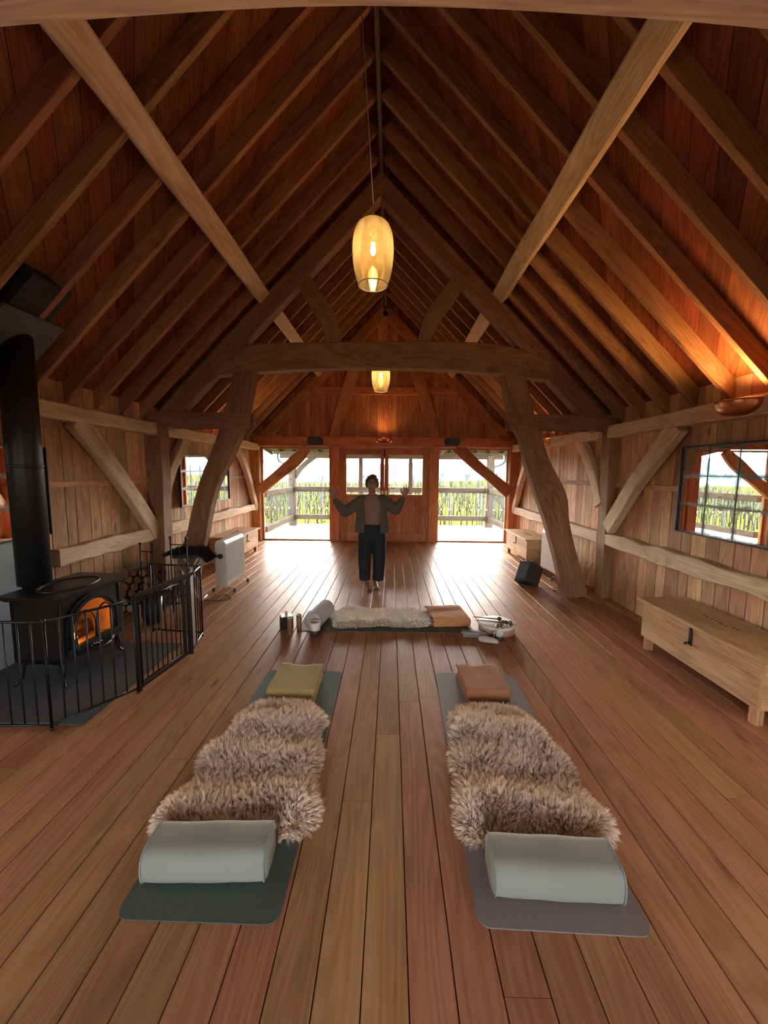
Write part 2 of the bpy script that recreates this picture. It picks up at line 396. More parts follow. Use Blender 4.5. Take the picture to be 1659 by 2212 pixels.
# ------------------------------------------------------------------ the shell
XC = -.16; XL, XR = -3.34, 3.04; YB, YG = -3.2, 9.5
zr = lambda x, top: top - abs(x - XC)          # 45 degree roof planes
def clip(poly, lo0, hi0, lo1, hi1):
    for ax, lim, sgn in ((0, lo0, 1), (0, hi0, -1), (1, lo1, 1), (1, hi1, -1)):
        out = []
        for i in range(len(poly)):
            a, b = poly[i], poly[(i + 1) % len(poly)]
            da, db = sgn * (a[ax] - lim), sgn * (b[ax] - lim)
            if da >= 0: out.append(a)
            if (da >= 0) != (db >= 0):
                t = da / (da - db); out.append((a[0] + (b[0] - a[0]) * t, a[1] + (b[1] - a[1]) * t))
        poly = out
        if not poly: return []
    return poly
def boards(mb, o, ud, vd, th, L0, L1, w0, w1, wid, lens, gap=.003, ch=.0025):
    """boards running along ud, laid side by side along vd, top face th above o"""
    o = Vector(o); ud = Vector(ud).normalized(); vd = Vector(vd).normalized(); nn = ud.cross(vd)
    v = w0
    while v < w1 - .01:
        w = min(wid() if callable(wid) else wid, w1 - v); u = L0 - (random.random() * lens[1] * .8 if lens else 0)
        while u < L1:
            l_ = random.uniform(*lens) if lens else L1 - L0
            a, b = max(u, L0), min(u + l_, L1)
            if b - a > .02:
                c = o + vd * (v + w / 2)
                mb.sweep([c + ud * (a + .001), c + ud * (b - .001)], nn, w - gap, th, ch)
            u += l_
        v += w
mb = MB(); boards(mb, (0, 0, -.012), (0, 1, 0), (-1, 0, 0), .024, YB, YG + .02, -XR - .02, -XL + .02, .157, (1.8, 4.6), gap=.0045, ch=.003)
struct('floor', mb, 'floor_wood')
mb = MB(); mb.box((XL - .3, YB - .2, -.12), (XR + .3, YG + .1, -.03)); fb = struct('trim_1', mb, 'bark')
# side walls: upright boards with a solid skin behind
def wallboards(x, inward, name):
    mb = MB(); rnd = random.Random(5)
    for y0, y1, z0, z1 in ((YB, YG + .1, 0, 2.62),):
        boards(mb, (x, 0, 0), (0, 0, 1), (0, 1, 0), .022, z0, z1, y0, y1, lambda: rnd.choice((.13, .16, .19, .15, .12)), None, gap=.006, ch=.003)
        mb.box((min(x - inward * .03, x - inward * .10), y0, z0), (max(x - inward * .03, x - inward * .10), y1, z1))
    return struct(name, mb, 'wall_wood')
wallboards(XL, 1, 'wall_left')
wallboards(XR, -1, 'wall_right')
# ceiling: diagonal boarding on both slopes
mb = MB(); TOP = 5.75; S2 = math.sqrt(.5)
for sd in (-1, 1):
    su = Vector((sd * S2, 0, -S2)); vv = Vector((0, 1, 0)); O = Vector((XC, 0, TOP)); nrm = Vector((sd * S2, 0, S2))
    L = 3.35 / S2; c = YB - L; w = .178
    while c < YG + .1:
        # strip: v - u in [c, c + w*sqrt2]
        a, b = c + .003, c + w * 1.414 - .003
        P = clip([(0, a), (0, b), (L, b + L), (L, a + L)], 0, L, YB, YG + .1)
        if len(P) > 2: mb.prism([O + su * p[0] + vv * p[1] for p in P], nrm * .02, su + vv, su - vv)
        c += w * 1.414
    mb.prism([O + nrm * .03 + su * p[0] + vv * p[1] for p in ((0, YB - .1), (0, YG + .1), (L, YG + .1), (L, YB - .1))], nrm * .12, vv, su, .3)
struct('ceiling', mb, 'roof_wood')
# gable wall above the tie beam, upright boards
mb = MB(); x = XL; rg = random.Random(3)
while x < XR:
    w = rg.choice((.10, .13, .16, .12)); a, b = x + .003, min(x + w - .003, XR)
    za, zb = zr(a, 5.78), zr(b, 5.78)
    pts = [(a, 2.5), (b, 2.5), (b, zb)] + ([(XC, 5.78)] if a < XC < b else []) + [(a, za)]
    mb.prism([(p[0], YG, p[1]) for p in pts], (0, .022, 0), (0, 0, 1), (1, 0, 0))
    x += w
mb.prism([(XL, YG + .03, 2.5), (XR, YG + .03, 2.5), (XR, YG + .03, zr(XR, 5.78)), (XC, YG + .03, 5.78), (XL, YG + .03, zr(XL, 5.78))], (0, .07, 0), (0, 0, 1), (1, 0, 0), .3)
struct('wall_far', mb, 'gable_wood')
# wall behind the camera, with its wide glazed opening
mb = MB(); mb.box((XL - .1, YB - .1, 2.3), (XR + .1, YB, 5.8)); mb.box((XL - .1, YB - .1, 0), (-.9, YB, 2.3)); mb.box((.6, YB - .1, 0), (XR + .1, YB, 2.3))
struct('wall_rear', mb, 'wall_wood')
# ------------------------------------------------------------------ far gable joinery
def win(num, x0, x1, label_dots):
    w = MB(); f = .045; y0, y1 = 9.46, 9.53
    for lo, hi in (((x0, y0, 0), (x0 + f, y1, 2.27)), ((x1 - f, y0, 0), (x1, y1, 2.27)), ((x0 + f, y0, 2.27 - f), (x1 - f, y1, 2.27)), ((x0 + f, y0, 0), (x1 - f, y1, .03))): w.box(lo, hi)
    o = struct('window_%d' % num, w, 'gable_wood')
    g = MB(); g.box((x0 + f, 9.49, .03), (x1 - f, 9.496, 2.27 - f), ch=.0005); obj('pane', g, 'window_glass', o)
    n_ = 9
    for i in range(n_):
        d = MB(); xx = x0 + .12 + (x1 - x0 - .24) * i / (n_ - 1)
        d.xf = Matrix.Translation((xx, 9.487, .80)) @ Matrix.Rotation(PI / 2, 4, 'X'); d.lathe([(1e-4, .002), (.022, .002), (.022, 0), (1e-4, 0)], 16, smooth=False)
        obj('safety_dot', d, 'dot_white', o)
    return o
win(1, -3.14, -1.44, 1); win(2, 1.11, 2.81, 1)
door = MB()
for lo, hi in (((-1.22, 9.42, 0), (-1.17, 9.54, 2.27)), ((.86, 9.42, 0), (.91, 9.54, 2.27)), ((-1.17, 9.42, 2.22), (.86, 9.54, 2.27))): door.box(lo, hi)
door.box((-1.22, 9.40, .001), (.91, 9.56, .012)); D = struct('door_1', door, 'gable_wood')
for i, (a, b) in enumerate(((-1.17, -.155), (-.155, .86))):
    l_ = MB(); y0, y1 = 9.44, 9.50; st = .10
    l_.box((a + .002, y0, .01), (a + st, y1, 2.22)); l_.box((b - st, y0, .01), (b - .002, y1, 2.22))
    l_.box((a + st, y0, 2.10), (b - st, y1, 2.22)); l_.box((a + st, y0, 1.02), (b - st, y1, 1.15)); l_.box((a + st, y0, .01), (b - st, y1, .22))
    for k in range(5):
        w = (b - a - 2 * st) / 5; l_.box((a + st + k * w + .002, y0 + .022, .22), (a + st + (k + 1) * w - .002, y0 + .04, 1.02))
    l_.box((a + .03, y0 + .045, .03), (b - .03, y0 + .055, 1.10))
    for q in (a + st, b - st - .015): l_.box((q, y0 + .01, .22), (q + .015, y0 + .03, 1.02))
    leaf = obj('door_leaf', l_, 'gable_wood', D)
    g = MB(); g.box((a + st, 9.47, 1.15), (b - st, 9.476, 2.10), ch=.0005); obj('pane', g, 'window_glass', leaf)
    h = MB(); hx = b - .045 if i == 0 else a + .045
    h.box((hx - .022, 9.425, .98), (hx + .022, 9.44, 1.24), .003); h.tube([(hx, 9.43, 1.10), (hx, 9.385, 1.10), (hx + (-.10 if i == 0 else .10), 9.385, 1.10)], .008, 8); obj('door_handle', h, 'brass', leaf)
b_ = MB(); b_.box((-.175, 9.425, 2.06), (-.13, 9.44, 2.24)); obj('bolt', b_, 'iron', D)
# ------------------------------------------------------------------ timber frame
def timber(name, label, cat, pts, side, ws, dp, mat='oak', group=None, smooth=0, ch=.008, tone=None):
    if smooth:
        q = catmull([tuple(p) + (w,) for p, w in zip(pts, ws)], smooth); pts = [p[:3] for p in q]; ws = [p[3] for p in q]
    mb = MB(); mb.sweep(pts, side, ws, dp, ch, tone)
    return tag(obj(name, mb, mat), label, cat, group)
Yv = (0, 1, 0)
def strip(edgeA, edgeB, y):     # two outlines in the frame plane -> centre points and widths
    P = []; Wd = []
    for a, b in zip(edgeA, edgeB):
        P.append(((a[0] + b[0]) / 2, y, (a[1] + b[1]) / 2)); Wd.append(math.hypot(a[0] - b[0], a[1] - b[1]))
    return P, Wd
def pegs(o, spots, y):
    for x, z in spots:
        p = MB(); p.xf = Matrix.Translation((x, y, z)) @ Matrix.Rotation(PI / 2, 4, 'X'); p.lathe([(1e-4, .012), (.011, .010), (.012, 0)], 8); obj('oak_peg', p, 'rust_peg', o)
def frame(F, where, near):
    y = F + .10; far = not near
    w_ = where
    # cambered collar
    P, Wd = strip([(-2.30, 3.10), (-1.91, 3.34), (-.9, 3.38), (-.1, 3.39), (.65, 3.39), (1.5, 3.34), (1.98, 3.12)],
                  [(-2.42, 2.97), (-1.85, 3.0), (-.9, 3.05), (-.1, 3.06), (.75, 3.05), (1.42, 2.99), (2.12, 2.94)], y)
    if near: P = [(a, b, c_ + .035 * math.exp(-((a - XC) / .9) ** 2)) for a, b, c_ in P]
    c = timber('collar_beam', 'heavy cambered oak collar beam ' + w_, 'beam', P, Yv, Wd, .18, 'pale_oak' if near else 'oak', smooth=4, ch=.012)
    if far: pegs(c, ((-2.1, 3.15), (-2.02, 3.06), (1.76, 3.13), (1.83, 3.04)), F + .012)
    for sd, nm in ((-1, 'left'), (1, 'right')):
        X = lambda v: XC + sd * v
        # principal rafter
        p = timber('principal_rafter', 'broad sloping oak principal rafter on the %s side %s' % (nm, w_), 'beam',
                   [(X(-.07), y + sd * .001, 5.36), (X(.9), y, 4.385), (X(1.8), y, 3.50), (X(2.95), y, 2.33)], Yv, [.21, .22, .24, .23], .17, smooth=4)
        if far: pegs(p, ((X(1.1), 4.24), (X(1.17), 4.12), (X(1.98), 3.34), (X(2.06), 3.24), (X(2.12), 3.30)), F + .016)
        # curved brace between principal rafter and collar
        if sd < 0: A, B = [(-1.08, 4.21), (-.92, 3.99), (-.75, 3.73), (-.66, 3.36)], [(-1.25, 4.13), (-1.09, 3.87), (-.93, 3.62), (-.85, 3.36)]
        else: A, B = [(.76, 4.21), (.61, 4.0), (.43, 3.75), (.32, 3.36)], [(.92, 4.12), (.78, 3.89), (.60, 3.64), (.48, 3.36)]
        P, Wd = strip(A, B, y); timber('curved_brace', 'dark curved brace above the collar on the %s %s' % (nm, w_), 'brace', P, Yv, Wd, .12, smooth=5)
        # curved post (floor to collar)
        if sd > 0: A, B = [(1.43, 3.0), (1.56, 2.47), (1.70, 2.2), (1.82, 1.78), (2.06, 1.22), (2.17, .91), (2.29, .47), (2.41, 0)], [(1.73, 3.0), (1.88, 2.47), (1.98, 2.23), (2.11, 1.88), (2.31, 1.50), (2.385, 1.12), (2.57, .53), (2.74, 0)]
        else: A, B = [(-2.09, 3.0), (-2.22, 2.51), (-2.35, 2.14), (-2.60, 1.55), (-2.74, 1.10), (-2.81, .80), (-2.93, .5), (-3.06, 0)], [(-1.80, 3.0), (-1.92, 2.48), (-2.09, 2.03), (-2.36, 1.52), (-2.49, 1.08), (-2.55, .82), (-2.64, .5), (-2.74, 0)]
        P, Wd = strip(A, B, y - .005); P = [(a, b, c_ if k else 3.02) for k, (a, b, c_) in enumerate(P)]; P[-1] = (P[-1][0], P[-1][1], .001)
        timber('curved_post', 'crooked oak post from floor to collar on the %s %s' % (nm, w_), 'post', P, Yv, Wd, .16, smooth=5, ch=.01)
        # paired short tie between wall post and curved post
        x0 = X(1.73); x1 = X(3.1)
        tb = MB(); tb.sweep([(x0, F + .02, 2.375), (x1, F + .02, 2.375)], Yv, .20, .05, .006); tb.sweep([(x0 + sd * .0, F + .225, 2.375), (x1, F + .225, 2.375)], Yv, .20, .05, .006)
        tag(obj('short_tie_beam', tb, 'oak'), 'doubled short tie beam from the %s wall post to the crooked post %s' % (nm, w_), 'beam')
        # wall post
        xi = X(2.94) if sd < 0 else X(3.05); xo = XL if sd < 0 else XR
        pp = [((xi + xo) / 2 + sd * (.003 * k), y + .02, z) for k, z in enumerate((2.34, 2.0, 1.6, 1.2, .8, .4, .001))]
        timber('wall_post', 'square oak post against the %s wall %s' % (nm, w_), 'post', pp, Yv, [abs(xi - xo), abs(xi - xo), abs(xi - xo) * 1.01, abs(xi - xo) * .97, abs(xi - xo) * .94, abs(xi - xo) * .93, abs(xi - xo) * .93], .22, 'oak', smooth=3, ch=.01)
frame(5.27, 'of the middle frame', False)
frame(1.135, 'of the front frame overhead', True)
# purlins
for sd, nm in ((-1, 'left'), (1, 'right')):
    xa = XC + sd * 1.49; za = zr(xa, 5.42)
    nrm = Vector((sd * S2, 0, S2))
    off = nrm * .06
    for (y0, y1, wh) in ((1.30, 5.30, 'running from the front frame to the middle frame'), (5.45, 9.42, 'beyond the middle frame')):
        k = 9; pts = []
        for i in range(k + 1):
            t = i / k; pts.append(Vector((xa, y0 + (y1 - y0) * t, za)) + off + Vector((.012 * nz3(t * 4, sd * 3 + y0), 0, .012 * nz3(t * 4, 9 + sd + y0))))
        ws = [.185 + .014 * nz3(t * 3.3, sd * 2, y0) for t in range(k + 1)]
        timber('purlin', 'pale %s roof purlin %s' % (nm, wh), 'beam', pts, nrm, ws, .125, 'pale_oak', smooth=3, ch=.012)
# rafters
yy = 1.2; rb = []
while yy > -3: yy -= .405
for sd, nm in ((-1, 'left'), (1, 'right')):
    proto = {}
    y = yy + .405
    while y < 9.3:
        bay = 'front bay' if y < 5.2 else 'far bay'
        if y < 1.0: bay = 'bay over the camera'
        if bay == 'bay over the camera' and y < -.6: y += .405; continue
        label = 'sawn rafter on the %s roof slope in the %s' % (nm, bay); gr = 'rafters of the %s slope, %s' % (nm, bay)
        P0 = Vector((XC + sd * .02, 0, 5.55 - .02)); P1 = Vector((XC + sd * 3.19, 0, 5.55 - 3.19)); nrm = Vector((sd * S2, 0, S2)) * .07
        mbr = MB(); q = [P0.lerp(P1, t / 6) + nrm + Vector((0, .006 * nz3(t, y), .0)) for t in range(7)]
        mbr.sweep(q, Yv, [.14 + .008 * nz3(t * .9, y * 3) for t in range(7)], .052 + .006 * nz3(y, 2), .003)
        o = tag(obj('rafter', mbr, 'rafter_wood'), label, 'rafter', gr); o.location.y = y
        y += .405
mb = MB(); mb.box((XC - .018, YB, 5.44), (XC + .022, YG, 5.66)); tag(obj('ridge_board', mb, 'grey_wood'), 'thin pale ridge board running along the peak of the roof', 'board')
# eaves plates, rails, battens, knee braces
for sd, nm, x in ((-1, 'left', XL), (1, 'right', XR)):
    for y0, y1, wh in ((1.28, 5.28, 'in the front bay'), (5.50, 9.42, 'in the far bay'), (-3.0, 1.14, 'beside the camera')):
        xi = x - sd * .10
        pts = [(xi + .008 * nz3(t, y0, sd), y0 + (y1 - y0) * t / 8, 2.26 + .012 * nz3(t * .7, sd, y0)) for t in range(9)]
        timber('eaves_beam', 'pale oak eaves beam along the top of the %s wall %s' % (nm, wh), 'beam', pts, (1, 0, 0), [.155 + .02 * nz3(t, 4, y0) for t in range(9)], .20, 'pale_oak', smooth=3, ch=.012)
        xi = x - sd * .075
        if wh != 'beside the camera' :
            a = (3.68 if sd < 0 else 2.66) if y0 < 2 else y0
            pts = [(xi, a + (y1 - a) * t / 10, (.84 if sd < 0 else .82) + .012 * nz3(t * .8, sd * 5, y0)) for t in range(11)]
            timber('wall_rail', 'waney pale rail fixed low along the %s wall %s' % (nm, wh), 'rail', pts, (1, 0, 0), [.165 + .05 * nz3(t * .9, 7 * sd, y0) for t in range(11)], .12, 'pale_oak', smooth=4, ch=.012)
        y0 = 2.66 if 1 < y0 < 2 else y0
        if y0 < 0: y1 = .28
        mbb = MB(); mbb.box((min(x, x - sd * .04), y0, 1.525), (max(x, x - sd * .04), y1, 1.585)); tag(obj('wall_batten', mbb, 'wall_wood'), 'slim horizontal batten at mid height of the %s wall %s' % (nm, wh), 'batten')
    bp = lambda pts, ws, lab: timber('knee_brace', lab, 'brace', [(x - sd * .10, a, b) for a, b in pts], (1, 0, 0), ws, .10, 'pale_oak', smooth=5, ch=.008)
    bp([(4.02, 2.22), (4.32, 1.93), (4.66, 1.57), (4.97, 1.22), (5.27, .86)] if sd < 0 else [(4.12, 2.22), (4.42, 1.92), (4.75, 1.60), (5.05, 1.24), (5.27, .98)], [.23, .20, .19, .20, .20], 'curved knee brace on the %s wall before the middle frame' % nm)
    bp([(6.22, 2.22), (5.98, 1.98), (5.70, 1.66), (5.50, 1.27)], [.19, .17, .17, .19], 'curved knee brace on the %s wall just beyond the middle frame' % nm)
    bp([(8.16, 2.22), (8.55, 1.93), (8.87, 1.55), (9.12, 1.12), (9.33, .78)], [.18, .16, .16, .16, .16], 'curved knee brace on the %s wall next to the far gable' % nm)
# gable frame
gm = 'gable_wood'
mb = MB(); mb.box((XL, 9.32, 2.28), (XR, 9.46, 2.51), .01); TB = tag(obj('tie_beam', mb, gm), 'orange toned tie beam across the far gable over the door', 'beam')
pegs(TB, ((-2.6, 2.43), (-2.55, 2.35), (-1.3, 2.44), (1.0, 2.43), (1.9, 2.4), (2.75, 2.43)), 9.31)
for x0, x1, nm in ((XL, -3.15, 'at the left corner'), (-1.44, -1.22, 'left of the double door'), (.91, 1.11, 'right of the double door'), (2.82, XR, 'at the right corner')):
    mb = MB(); mb.box((x0, 9.34, .001), (x1, 9.52, 2.28), .01); tag(obj('gable_post', mb, gm), 'orange toned gable post ' + nm, 'post')
for A, B, nm in (([(-2.04, 2.30), (-2.42, 1.98), (-2.82, 1.62), (-3.16, 1.34)], [(-1.92, 2.16), (-2.15, 1.90), (-2.60, 1.55), (-3.16, 1.10)], 'left'), ([(1.70, 2.30), (2.10, 1.96), (2.45, 1.68), (2.83, 1.36)], [(1.42, 2.29), (1.90, 1.82), (2.30, 1.50), (2.83, 1.08)], 'right')):
    P, Wd = strip(A, B, 9.38); timber('window_brace', 'curved brace crossing the %s gable window' % nm, 'brace', P, Yv, Wd, .10, gm, smooth=5)
for sd, nm in ((-1, 'left'), (1, 'right')):
    X = lambda v: XC + sd * v
    timber('gable_rafter', 'heavy sloping rafter against the far gable on the ' + nm, 'beam', [(X(0), 9.40, 5.36), (X(2.95), 9.40, 2.41)], Yv, .22, .12, gm)
    A = [(X(.42), 4.72), (X(.58), 4.1), (X(.84), 3.3), (X(1.07), 2.5)]; B = [(X(.62), 4.72), (X(.84), 4.1), (X(1.10), 3.3), (X(1.31), 2.5)]
    P, Wd = strip(A, B, 9.41); timber('gable_brace', 'long curved brace leaning inward on the far gable, ' + nm + ' of centre', 'brace', P, Yv, Wd, .10, gm, smooth=4)
mb = MB(); mb.box((XC - 1.9, 9.43, 3.50), (XC + 1.9, 9.50, 3.67)); tag(obj('gable_rail', mb, gm), 'horizontal rail across the boarded far gable above the speakers', 'rail')

# added frames around the unseen side fill lamps, no opening behind them
for num, sd, x in ((3, -1, XL), (4, 1, XR)):
    w = MB(); xi = x - sd * .06
    for lo, hi in (((0, .08, .18), (0, .15, 1.92)), ((0, 2.35, .18), (0, 2.42, 1.92)), ((0, .15, 1.85), (0, 2.35, 1.92)), ((0, .15, .18), (0, 2.35, .25))):
        w.box((min(x, x - sd * .10), lo[1], lo[2]), (max(x, x - sd * .10), hi[1], hi[2]))
    struct('window_%d' % num, w, 'wall_wood')
# ------------------------------------------------------------------ outside: deck, veranda, vineyard
mb = MB(); boards(mb, (0, 0, -.05), (1, 0, 0), (0, 1, 0), .03, -4.2, 4.0, 9.56, 12.75, .14, None, gap=.006); struct('terrace_floor', mb, 'deck_grey')
mb = MB(); boards(mb, (0, 0, -.05), (0, 1, 0), (-1, 0, 0), .03, 5.0, 9.5, 3.4, 5.2, .14, None, gap=.006); 
def gz(x, y): return -1.25 - .012 * (y - 14) + max(0, x + 2) * .022 * min(1.6, (y - 12) / 30)
def grid(nm, x0, x1, y0, y1, nx, ny, fz, mat):
    mb = MB(); ids = [[mb.vert((x0 + (x1 - x0) * i / nx, y0 + (y1 - y0) * j / ny, fz(x0 + (x1 - x0) * i / nx, y0 + (y1 - y0) * j / ny))) for i in range(nx + 1)] for j in range(ny + 1)]
    for j in range(ny):
        for i in range(nx): mb.face((ids[j][i], ids[j][i + 1], ids[j + 1][i + 1], ids[j + 1][i]), smooth=True)
    return struct(nm, mb, mat)
grid('ground', -120, 120, 9.7, 150, 60, 40, lambda x, y: gz(x, y) + .05 * nz3(x * .3, y * .3), 'grass')
def hz(x, y): return -14 + 26 * math.exp(-((y - 420) / 130) ** 2) * (.55 + .45 * nz3(x * .004, 1)) + (max(0, -x - 60) * .05)
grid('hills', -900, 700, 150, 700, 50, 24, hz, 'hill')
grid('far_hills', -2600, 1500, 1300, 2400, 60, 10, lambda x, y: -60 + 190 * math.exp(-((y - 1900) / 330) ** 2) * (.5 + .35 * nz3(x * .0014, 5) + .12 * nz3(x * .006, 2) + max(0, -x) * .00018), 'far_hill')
# veranda
for x, nm in ((-3.12, 'left'), (3.12, 'right')):
    mb = MB(); mb.sweep([(x, 12.42, -.03), (x, 12.42, 1.0), (x, 12.42, 2.2)], Yv, [.24, .20, .21], .2, .012); tag(obj('veranda_post', mb, 'grey_wood'), 'weathered %s corner post of the veranda outside the gable' % nm, 'post')
    sd = -1 if x < 0 else 1
    P = [(x - sd * .06, 12.42, 1.50), (x - sd * .30, 12.42, 1.82), (x - sd * .72, 12.42, 2.16)]
    timber('veranda_brace', 'weathered curved brace under the veranda beam, %s corner' % nm, 'brace', P, Yv, [.17, .15, .16], .1, 'grey_wood', smooth=5)
mb = MB(); mb.box((-3.5, 12.33, 2.09), (3.5, 12.51, 2.30), .01); tag(obj('veranda_beam', mb, 'grey_wood'), 'outer veranda beam carrying the veranda roof', 'beam')
for z0, z1, h in ((1.04, 1.20, 'upper'), (.16, .31, 'lower')):
    mb = MB(); mb.box((-3.0, 12.36, z0), (3.0, 12.48, z1), .012); tag(obj('balustrade_rail', mb, 'grey_wood'), h + ' rail of the far veranda balustrade', 'rail')
    for x, nm in ((-3.12, 'left'), (3.12, 'right')):
        mb = MB(); mb.box((x - .06, 9.62, z0), (x + .06, 12.3, z1), .012); tag(obj('balustrade_rail', mb, 'grey_wood'), '%s rail of the %s side veranda balustrade' % (h, nm), 'rail')
def spindles(base, root, n, step, lab, gr, along):
    s0 = None
    for i in range(n):
        p = (base[0] + (i * step if along == 'x' else 0), base[1] + (i * step if along == 'y' else 0), .29)
        if s0 is None:
            mb = MB(); mb.tube([(0, 0, 0), (0, 0, .77)], .009, 6); s0 = obj('spindle', mb, 'stake'); tag(s0, lab, 'spindle', gr); s0.location = p
        else:
            c = s0.copy(); COL.objects.link(c); c.location = p
spindles((-2.93, 12.42), None, 50, .12, 'thin upright spindle of the far veranda balustrade', 'spindles of the far balustrade', 'x')
spindles((-3.12, 9.75), None, 24, .106, 'thin upright spindle of the left veranda balustrade', 'spindles of the left side balustrade', 'y')
spindles((3.12, 9.75), None, 24, .106, 'thin upright spindle of the right veranda balustrade', 'spindles of the right side balustrade', 'y')
mb = MB()
mb.prism([(-4.1, 9.6, 2.86), (4.0, 9.6, 2.86), (4.0, 12.95, 2.30), (-4.1, 12.95, 2.30)], (0, .01, .05), (1, 0, 0), (0, 1, 0), .5)
o = struct('veranda_roof', mb, 'grey_wood')
for i in range(20):
    x = -3.9 + i * .41; mb = MB(); mb.bar((x, 9.62, 2.79), (x, 12.9, 2.245), .09, .05, (1, 0, 0)); tag(obj('veranda_rafter', mb, 'grey_wood'), 'weathered rafter under the veranda roof', 'rafter', 'veranda rafters')
for x, nm in ((-1.75, 'left'), (1.5, 'right')):
    mb = MB(); mb.sweep([(x, 9.6, 2.52), (x, 12.4, 2.22)], (1, 0, 0), .14, .12, .01); tag(obj('veranda_cross_beam', mb, 'grey_wood'), 'veranda cross beam running outward on the ' + nm, 'beam')
for x, nm in ((-.95, 'left'), (.62, 'right')):
    mb = MB(); mb.box((x - .06, 12.37, -.03), (x + .06, 12.47, 2.09), .01); tag(obj('veranda_mid_post', mb, 'grey_wood'), 'slim veranda post seen through the %s door pane' % nm, 'post')
mb = MB(); mb.box((-3.9, 12.97, 2.24), (3.9, 13.05, 2.31), .02); gt = tag(obj('gutter', mb, 'zinc_dark'), 'dark gutter along the outer edge of the veranda roof', 'gutter')
for x, nm in ((-3.72, 'left'), (3.72, 'right')):
    mb = MB(); mb.tube(catmull([(x, 12.95, 2.26), (x, 12.93, 2.05), (x * .955, 12.9, 1.93), (x * .90, 12.75, 1.86), (x * .885, 12.66, 1.70), (x * .885, 12.66, -.9)], 5), .035, 10); tag(obj('downpipe', mb, 'zinc_dark'), 'dark swan-necked downpipe at the %s end of the veranda' % nm, 'pipe')
# vineyard rows
rv = random.Random(11)
ri = 0
for k in range(17):
    y = 17.0 + k * 2.3 + k * k * .09; hw = 8 + y * .62
    leaf = MB(); stk = MB(); tr = MB()
    xs = -hw
    while xs < hw:
        g = gz(xs, y); stk.tube([(xs, y, g), (xs + rv.uniform(-.04, .04), y, g + 1.75 + rv.random() * .15)], .025 + y * .0003, 5); xs += 1.1 + rv.random() * .2 + y * .012
    xs = -hw
    while xs < hw:
        g = gz(xs, y); x2 = xs + rv.uniform(-.2, .2)
        tr.tube([(xs, y, g), (xs + .05, y, g + .5), (x2, y, g + .8)], [.04, .03, .02], 5)
        for q in range(3): tr.tube([(x2, y, g + .75), (x2 + rv.uniform(-.4, .4), y + rv.uniform(-.1, .1), g + 1.2 + rv.random() * .7)], [.013 + y * .0002, .008 + y * .0002], 4)
        for q in range(4 if k < 9 else 3):
            c = Vector((xs + rv.uniform(-.6, .6), y + rv.uniform(-.12, .12), g + rv.uniform(.7, 1.5))); a = rv.uniform(.05, .10); t_ = rv.random()
            d1 = Vector((rv.uniform(-1, 1), rv.uniform(-1, 1), rv.uniform(-1, 1))).normalized() * a; d2 = d1.orthogonal().normalized() * a
            leaf.face([leaf.vert(c + v_) for v_ in (d1, d2, -d1, -d2)], tone=t_)
        xs += .9 + y * .012
    for z in (.75, 1.15, 1.5):
        stk.bar((-hw, y, gz(-hw, y) + z), (0, y, gz(0, y) + z), .012, .012); stk.bar((0, y, gz(0, y) + z), (hw, y, gz(hw, y) + z), .012, .012)
    root = thing('vine_row', 'trellised vine row on the green slope outside the gable windows', 'vines', (0, 0, 0), group='vineyard rows')
    obj('vines', tr, 'vine_stem', root); obj('trellis', stk, 'stake', root); lf = obj('foliage', leaf, 'vine_leaf', root); lf['kind'] = 'stuff'
# bare trees and hedge on the skyline
def tree(x, y, h, seed):
    r = random.Random(seed); mb = MB()
    def br(p, d, L, rad, lv):
        q = p + d * L; mb.tube([p, p.lerp(q, .5) + Vector((r.uniform(-1, 1), 0, 0)) * L * .05, q], [rad, rad * .8, rad * .6], 4 if lv else 6, caps=False)
        if lv < 4:
            for _ in range(3 if lv else 5):
                a = Vector((r.uniform(-1, 1), r.uniform(-1, 1), r.uniform(-.1, .9))) ; br(p.lerp(q, r.uniform(.55, 1)), (d * 1.1 + a * .85).normalized(), L * r.uniform(.55, .75), rad * .55, lv + 1)
    br(Vector((0, 0, 0)), Vector((0, 0, 1)), h * .32, h * .028, 0)
    o = tag(obj('bare_tree', mb, 'bare_branch'), None, 'tree'); o.location = (x, y, gz(x, y) - .3); return o
specs = [(-17, 96, 5.0, 'small bare tree on the skyline, seen through the left gable window'), (-7.2, 92, 5.6, 'bare rounded tree on the skyline behind the person in the left door pane'), (-4.8, 94, 4.6, 'lower bare tree just right of the tree in the left door pane'),
         (5.2, 90, 5.8, 'leafless tree at the left of the right door pane'), (8.2, 92, 6.4, 'tallest leafless tree in the middle of the right door pane'), (11.2, 90, 5.8, 'leafless tree at the right of the right door pane'), (16, 84, 5.5, 'bare tree at the left edge of the right gable window'), (21.5, 80, 5.2, 'bare tree on the rise seen in the right gable window'), (27, 78, 5.0, 'bare tree high on the rise at the right window brace')]
for i, (x, y, h, lab) in enumerate(specs): tree(x, y, h, i)['label'] = lab
